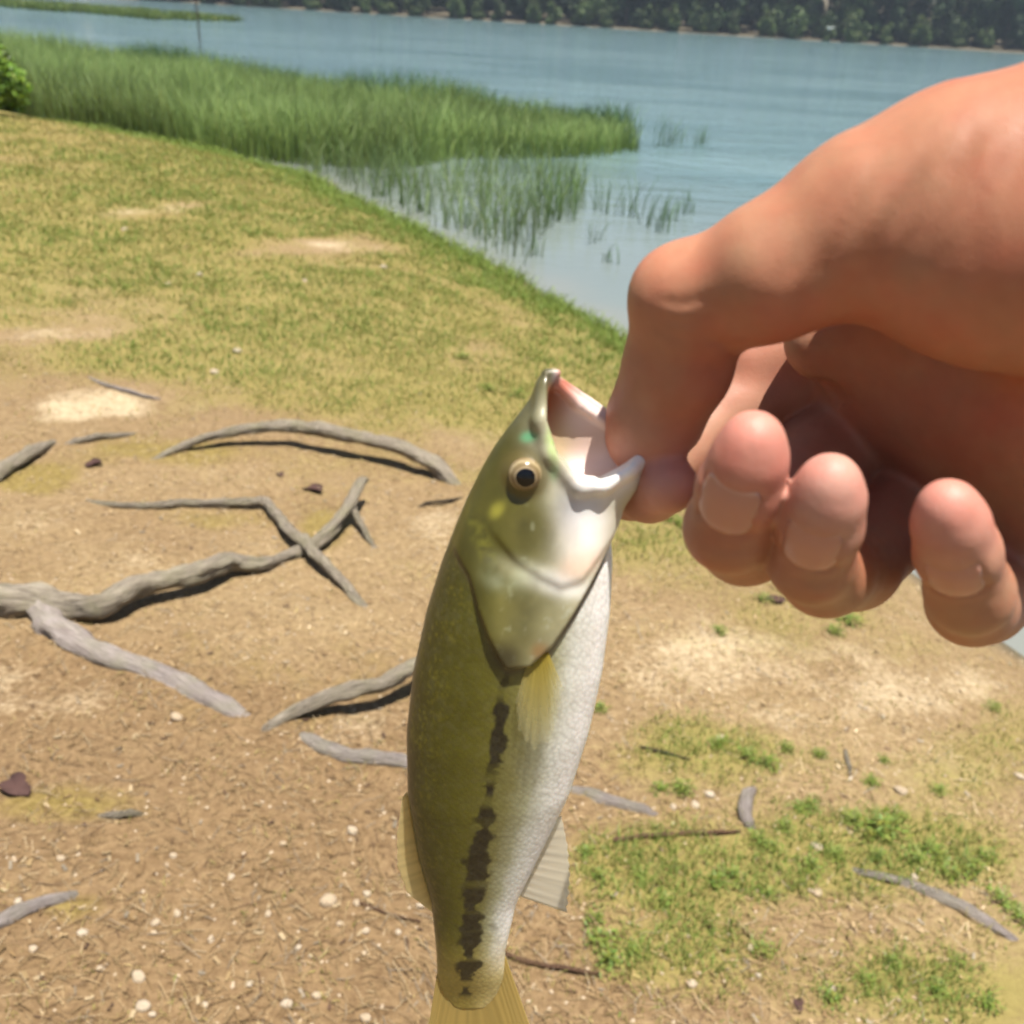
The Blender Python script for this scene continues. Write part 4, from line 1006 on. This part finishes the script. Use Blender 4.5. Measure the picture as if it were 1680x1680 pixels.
def build_hand():
    per = empty('person', (0, 0, 0)); per.matrix_world = CAMM
    tag(per, 'bare arm and hand of a person pinching the bass between thumb and curled index finger', 'person')
    V, Q = sdf_mesh(hand_sdf, (.005, -.055, -.315), (.215, .125, -.125), .0010, 10)
    V = relax(V, Q, 3, .5)
    V2, Q2 = sdf_mesh(lambda p: arm_sdf(p)+.0004, (.12, -.24, -.26), (.45, .15, .23), .004, 8)
    V = np.vstack([V, relax(V2, Q2, 2, .5)]); Q = np.vstack([Q, Q2+len(V)-len(V2)])
    hand = link('hand', mesh_arrays('hand', V, [Q], {'col': hand_colour(V)}, smooth=True), mat_skin(), per)
    t = NT('nail plate'); t.P(Base_Color=t.attr('col'), Roughness=.28, Specular_IOR_Level=.5, Subsurface_Weight=.15, Subsurface_Scale=.003)
    for nl in NAILS: link('fingernail', nail_mesh(*nl), t.m, hand)
build_hand()
# ================ DETAIL ------------------------------------------ grass, litter, pebbles, weeds on the bank
def bank_points(n, r0, r1, amin=-.62, amax=.62, power=.55):
    """points on the bank in front of the viewer, denser close by"""
    t = RNG.uniform(0, 1, n); r = (r0**power+(r1**power-r0**power)*t)**(1/power); a = RNG.uniform(amin, amax, n)
    x, y = r*np.sin(a), r*np.cos(a); m = shore_dist(x, y) > .06
    return x[m], y[m], r[m]

def build_grass():
    x, y, r = bank_points(52000, .8, 17)
    g, w, m = cover(x, y)
    tuft = fbm(x*9, y*9, seed=51, octaves=2)
    keep = RNG.uniform(0, 1, len(x)) < np.clip(np.maximum((g-.18)*1.25+.35*tuft, .05+.07*(x > 0)), 0, 1)
    x, y, r, g, m = x[keep], y[keep], r[keep], g[keep], m[keep]
    nb = 7
    s = shore_dist(x, y)
    lush = np.clip(.8*sstep(.40, .95, g)+.25*sstep(3.2, 2.2, y)+.6*fbm(x*1.3, y*1.3, seed=52)+.9*np.exp(-((s-.3)/.42)**2)*sstep(4.5, 6.5, y), 0, 1)
    sp = (.010+.006*r)
    px = np.repeat(x, nb)+RNG.normal(0, 1, len(x)*nb)*np.repeat(sp, nb); py = np.repeat(y, nb)+RNG.normal(0, 1, len(x)*nb)*np.repeat(sp, nb)
    ok = shore_dist(px, py) > .02
    rep = lambda q: np.repeat(q, nb)[ok]
    px, py = px[ok], py[ok]; n = len(px); lu, rr = rep(lush), rep(r)
    h = RNG.uniform(.012, .038, n)*(.6+.7*lu)*(1+2.0*np.exp(-(rep(s)/.38)**2)*sstep(4.5, 6.5, py))*np.clip(.7+.06*rr, .7, 1.4); wd = RNG.uniform(.0016, .0034, n)*np.maximum(1, rr/2.6)
    kind = RNG.uniform(0, 1, n)
    straw = np.array((.45, .36, .16)); olive = np.array((.30, .265, .075)); green = np.array((.165, .235, .045))
    k1 = np.clip(.12+.80*lu+.24*RNG.normal(size=n)+.35*np.exp(-((rep(s)-.2)/.45)**2)*sstep(4.5, 6.5, py), 0, 1)[:, None]
    c = np.where(k1 < .5, straw*(1-2*k1)+olive*2*k1, olive*(2-2*k1)+green*(2*k1-1))*RNG.uniform(.7, 1.25, (n, 1))
    V, C, q, tr = blades(np.column_stack([px, py, height(px, py)-.003]), h, wd, np.clip(np.abs(RNG.normal(.85, .35, n)), 0, 1.2), RNG.uniform(0, 6.3, n), np.clip(c*1.05, .01, .7), np.clip(c*1.25, .01, .7))
    tag(link('grass', mesh_arrays('grass', V, [q, tr], {'col': C}), M_GRASS), 'short dry and green grass growing over the bank', 'grass', kind='stuff')
build_grass()

M_LITTER = mat_leaf('straw and bark litter', .1, .85)
def build_litter():
    x, y, r = bank_points(34000, .75, 6.5, power=.8); g, w, m = cover(x, y)
    keep = RNG.uniform(0, 1, len(x)) < np.clip(1.0-g*.8, .12, 1); x, y, r = x[keep], y[keep], r[keep]; n = len(x)
    needle = RNG.uniform(0, 1, n) < .80
    L = np.where(needle, RNG.uniform(.012, .050, n), RNG.uniform(.005, .018, n)); W = np.where(needle, RNG.uniform(.0009, .0020, n), L*RNG.uniform(.15, .5, n))
    a = RNG.uniform(0, np.pi, n); dx, dy = np.cos(a)*L/2, np.sin(a)*L/2; nx_, ny_ = -np.sin(a)*W/2, np.cos(a)*W/2
    xs = [x-dx, x, x+dx]; ys = [y-dy, y, y+dy]
    V = np.zeros((n, 6, 3)); tilt = RNG.normal(0, .14, n); curl = RNG.uniform(0, .12, n)
    for k in range(3):
        ox = (RNG.normal(0, .06, n)*L if k == 1 else 0)
        zz = height(xs[k], ys[k])+.0015+RNG.uniform(0, .003, n)+np.abs(L*tilt)*(k/2)+(L*curl if k != 1 else 0)*(~needle)
        for s, j in ((-1, 0), (1, 1)): V[:, 2*k+j] = np.stack([xs[k]+s*nx_+ox, ys[k]+s*ny_-ox, zz], 1)
    pal = np.array([(.46, .34, .19), (.38, .275, .14), (.30, .20, .095), (.22, .14, .07), (.54, .43, .27), (.34, .29, .22), (.14, .085, .055)])
    c = pal[RNG.choice(7, n, p=(.2, .2, .2, .14, .12, .08, .06))]*RNG.uniform(.75, 1.2, (n, 1))
    mu = mulch(x, y)[:, None]; c = c*(1.12-.42*mu)*np.array((1, 1, 1))*(1-mu*np.array((0, .05, .12)))
    b = np.arange(n)[:, None]*6
    q = np.concatenate([b+np.array([0, 1, 3, 2]), b+np.array([2, 3, 5, 4])])
    tag(link('leaf_litter', mesh_arrays('leaf_litter', V.reshape(-1, 3), [q], {'col': np.repeat(c, 6, 0)}), M_LITTER), 'brown pine straw and bark chips strewn over the bare soil', 'litter', kind='stuff')
build_litter()

def stone_mesh(seed, rough=.25):
    n1, n2 = 14, 8; A, B = np.meshgrid(np.linspace(0, 2*np.pi, n1, endpoint=False), np.linspace(.12, math.pi-.12, n2), indexing='ij')
    d = np.stack([np.sin(B)*np.cos(A), np.sin(B)*np.sin(A), np.cos(B)], -1).reshape(-1, 3)
    d = np.vstack([d, [[0, 0, 1], [0, 0, -1]]])
    rr = 1+rough*fbm(d[:, 0]*1.3+seed, d[:, 1]*1.3, d[:, 2]*1.3, seed, 3)*1.6
    V = d*rr[:, None]*np.array([1, .78, .55])
    i = np.arange(n1*n2).reshape(n1, n2); j = np.roll(i, -1, 0)
    q = np.stack([i[:, :-1], i[:, 1:], j[:, 1:], j[:, :-1]], -1).reshape(-1, 4); N = n1*n2
    tr = np.vstack([np.stack([np.full(n1, N), i[:, 0], j[:, 0]], 1), np.stack([np.full(n1, N+1), j[:, -1], i[:, -1]], 1)])
    return V, q, tr
def mat_stone():
    t = NT('pale stone'); c = t.coord('Object'); r = t.node('ObjectInfo').outputs['Random']
    n = t.noise(c, 3, 5, .65)
    cc = t.mix(r, t.mix(n, (.29, .21, .13), (.45, .35, .23)), t.mix(n, (.34, .27, .19), (.48, .41, .31)))
    t.P(Base_Color=cc, Roughness=.85, Normal=t.bump(n, .4, .1)); return t.m
M_STONE = mat_stone()
STONES = []
for k in range(5):
    V, q, tr = stone_mesh(k); me = mesh_arrays('pebble', V, [q, tr], smooth=True); me.materials.append(M_STONE); STONES.append(me)
def pebble(u, v, px, label, group):
    p = ground_at(u, v); d = np.linalg.norm(p-CAM); s = px/2*d/FPX
    o = link('pebble', STONES[random.randrange(5)]); o.location = p+np.array([0, 0, s*.22]); o.scale = (s, s, s); o.rotation_euler = (random.uniform(-.3, .3), random.uniform(-.3, .3), random.uniform(0, 6.3))
    tag(o, label, 'pebble', group)
tag_big = pebble(540, 1481, 30, 'largest cream pebble on the brown mulch beside the fish tail', 'pebbles on the mulch')
for u, v, s in ((578, 1365, 19), (228, 1604, 22), (235, 1653, 22), (602, 1468, 14), (600, 1528, 13), (558, 1517, 14), (653, 1530, 12), (470, 1648, 18), (600, 1672, 18), (520, 1634, 16), (335, 1650, 13), (250, 1665, 13), (136, 1532, 16), (255, 1515, 14), (55, 1558, 14),
                (290, 1178, 22), (284, 1405, 12), (346, 1543, 13), (690, 1488, 14), (585, 1483, 13), (290, 1500, 13), (165, 1590, 13), (410, 1615, 12), (490, 1555, 12), (30, 1480, 14), (465, 1385, 12), (100, 1410, 13), (380, 1440, 12), (440, 1500, 12)):
    pebble(u, v, s, 'small cream pebble lying on the brown mulch', 'pebbles on the mulch')
for u, v, s in ((1340, 1466, 18), (1140, 1322, 15), (1104, 1325, 13), (1330, 1462, 10), (1245, 1602, 12), (1135, 1615, 16), (1165, 1305, 18), (1478, 1300, 22), (1340, 1390, 20), (1365, 1625, 13), (1180, 1210, 14), (1672, 1275, 16), (1230, 1555, 14), (1500, 1440, 14)):
    pebble(u, v, s, 'small pale pebble lying among the weeds and dry grass', 'pebbles among the weeds')
for u, v, s in ((327, 452, 13), (276, 468, 13), (500, 462, 10), (630, 440, 14), (390, 578, 18), (352, 612, 16), (205, 378, 11)):
    pebble(u, v, s, 'whitish stone lying in the short grass up the slope', 'whitish stones in the grass')
vs, qs, ts, off = [], [], [], 0                                       # the finest gravel
gx, gy, gr = bank_points(2400, .8, 6.0, power=.8); gz = height(gx, gy)
for j in range(len(gx)):
    if j < 5: base = [stone_mesh(k) for k in range(5)] if j == 0 else base
    V, q, tr = base[j % 5]; s = random.uniform(.0018, .0052); a = random.uniform(0, 6.3); ca, sa = math.cos(a)*s, math.sin(a)*s
    vs.append(np.stack([V[:, 0]*ca-V[:, 1]*sa+gx[j], V[:, 0]*sa+V[:, 1]*ca+gy[j], V[:, 2]*s+gz[j]+s*.2], 1)); qs.append(q+off); ts.append(tr+off); off += len(V)
tag(link('gravel', mesh_arrays('gravel', np.vstack(vs), [np.vstack(qs), np.vstack(ts)], smooth=True), M_STONE), 'fine pale gravel scattered over the soil', 'gravel', kind='stuff')

# weeds: rosettes of small leaves
def weed_mesh(seed, n, R, H, base):
    r = np.random.default_rng(seed)
    a = r.uniform(0, 6.3, n); rad = R*np.minimum(np.abs(r.normal(0, .55, n)), .85)*(1+.25*np.sin(a*2+seed)+.2*np.sin(a*3+seed*2)); z = H*r.uniform(.1, 1, n)*np.clip(1-.5*(rad/R)**2, .15, 1)
    p = np.stack([np.cos(a)*rad, np.sin(a)*rad, z], 1)
    o = np.stack([np.cos(a+r.normal(0, .8, n)), np.sin(a+r.normal(0, .8, n)), r.normal(.25, .35, n)], 1); o /= np.linalg.norm(o, axis=1)[:, None]
    sd = np.cross(o, [0, 0, 1.0]); sd /= np.linalg.norm(sd, axis=1)[:, None]; nr = np.cross(sd, o)
    L = r.uniform(.010, .022, n)[:, None]; W = L*r.uniform(.25, .42, n)[:, None]
    V = np.stack([p, p+o*L*.45+sd*W*.5+nr*L*.06, p+o*L-nr*L*.12, p+o*L*.45-sd*W*.5+nr*L*.06, p+o*L*.5-nr*L*.02], 1)
    c = np.array(base)[None]*r.uniform(.65, 1.35, (n, 1))*np.stack([r.uniform(.8, 1.3, n), np.ones(n), r.uniform(.7, 1.2, n)], 1)
    i = np.arange(n)[:, None]*5
    tr = np.concatenate([i+np.array([0, 1, 4]), i+np.array([1, 2, 4]), i+np.array([2, 3, 4]), i+np.array([3, 0, 4])])
    return V.reshape(-1, 3), tr, np.repeat(np.clip(c, .01, .7), 5, 0)
WEEDS = []
for k in range(5):
    V, tr, c = weed_mesh(k, 150, .055, .04, (.19, .255, .05)); me = mesh_arrays('weed', V, [tr], {'col': c}); me.materials.append(M_LEAF); WEEDS.append(me)
def weed(u, v, s, label, group='weeds'):
    p = ground_at(u, v); o = link('weed', WEEDS[random.randrange(5)]); o.location = p; o.scale = (s, s, s*random.uniform(.7, 1.1)); o.rotation_euler.z = random.uniform(0, 6.3)
    tag(o, label, 'weed', group)
weed(1440, 1368, 1.15, 'fullest bright green weed clump behind the pale curved root')
for u, v, s in ((1400, 1350, .7), (1470, 1345, .7), (1530, 1400, .8), (1590, 1430, .85), (1560, 1440, .7), (1500, 1415, .7), (1640, 1480, .7), (1670, 1510, .7), (1620, 1410, .6), (1370, 1405, .6), (1330, 1425, .6), (1440, 1410, .6)):
    weed(u, v, s, 'small bright green weed beside the pale curved root', 'weeds beside the curved root')
for u, v, s in ((1240, 1380, .55), (1265, 1395, .55), (1310, 1330, .6), (1330, 1325, .55), (1290, 1360, .5), (1225, 1245, .7), (1260, 1255, .7), (1180, 1225, .6), (1120, 1300, .65), (1085, 1295, .5), (1290, 1230, .5), (1430, 1285, .55), (1345, 1240, .5), (1450, 1250, .4), (1540, 1300, .5)):
    weed(u, v, s, 'small green weed in the patch round the dark root knob', 'weeds round the root knob')
for u, v, s in ((985, 1545, .7), (1000, 1580, .65), (1040, 1560, .5), (975, 1510, .5), (1090, 1480, .55), (1170, 1450, .6), (1200, 1440, .6), (1050, 1440, .5), (960, 1400, .5), (980, 1440, .5), (1260, 1470, .5), (1360, 1640, .6), (1420, 1610, .5), (1540, 1630, .6), (1620, 1650, .6), (1460, 1580, .45), (1250, 1560, .5), (1570, 1580, .45)):
    weed(u, v, s, 'low green weed in the straw coloured grass below the reddish stick', 'weeds in the straw')
for u, v, s in ((1090, 850, 1.0), (1115, 862, .8), (1390, 1020, .9), (1370, 1040, .7), (1250, 985, .6), (1630, 1165, .6), (1180, 1040, .6), (985, 1165, .5), (800, 640, 1.1), (850, 650, 1.0), (900, 700, .8), (760, 590, 1.0)):
    weed(u, v, s, 'dull green weed growing on the slope behind the fish and hand', 'weeds on the slope')
# dead leaves
def dead_leaf(u, v, s, label):
    p = ground_at(u, v); d = np.linalg.norm(p-CAM); R = s/2*d/FPX
    A = np.linspace(0, 2*np.pi, 15)[:-1]; r = R*(1+.25*np.sin(A*3+u)+.15*np.cos(A*5))
    rim = np.stack([np.cos(A)*r*1.2, np.sin(A)*r*.8, .25*R+R*.45*np.abs(np.sin(A))], 1); lo = rim-np.array([0, 0, R*.06])
    V = np.vstack([rim, [[0, 0, R*.12]], lo, [[0, 0, R*.05]]]); i = np.arange(14); j = (i+1) % 14
    F = np.vstack([np.stack([np.full(14, 14), i, j], 1), np.stack([np.full(14, 29), 15+j, 15+i], 1)]); Q = np.stack([j, i, i+15, j+15], 1)
    c = np.tile(np.array((.085, .045, .038)), (30, 1))*RNG.uniform(.7, 1.3, (30, 1))
    o = link('dead_leaf', mesh_arrays('dead_leaf', V, [F, Q], {'col': c}), M_LITTER); o.location = p; o.rotation_euler.z = random.uniform(0, 6)
    tag(o, label, 'leaf', 'dead leaves on the bank')
dead_leaf(156, 763, 22, 'curled blackish dead leaf on mossy soil below the short thin root')
dead_leaf(516, 806, 26, 'dark purple brown dead leaf between the arched root and the upturned stub')
dead_leaf(1272, 988, 24, 'dark crumpled leaf on the pale soil below the ring finger')
dead_leaf(28, 1296, 44, 'large dark dead leaf on the mulch beside the yellowish moss')
dead_leaf(460, 780, 14, 'tiny dark dead leaf under the arched root')
dead_leaf(1310, 1650, 18, 'small dark dead leaf in the straw coloured grass')
# ------------------------------------------------------------------ HAZE over the lake
def build_haze():
    lo, hi = (-330, -60, -4.2), (330, 330, 45)
    V = [(x, y, z) for x in (lo[0], hi[0]) for y in (lo[1], hi[1]) for z in (lo[2], hi[2])]
    F = np.array([(0, 1, 3, 2), (4, 6, 7, 5), (0, 4, 5, 1), (2, 3, 7, 6), (0, 2, 6, 4), (1, 5, 7, 3)])
    m = bpy.data.materials.new('air'); m.use_nodes = True; n = m.node_tree.nodes; n.remove(n['Principled BSDF'])
    v = n.new('ShaderNodeVolumePrincipled'); v.inputs['Color'].default_value = (.72, .85, 1, 1); v.inputs['Density'].default_value = .00038; v.inputs['Anisotropy'].default_value = .3
    m.node_tree.links.new(v.outputs[0], n['Material Output'].inputs['Volume'])
    tag(link('haze', mesh_arrays('haze', V, [F]), m), 'thin blue summer haze over the lake', 'haze', kind='stuff')
build_haze()
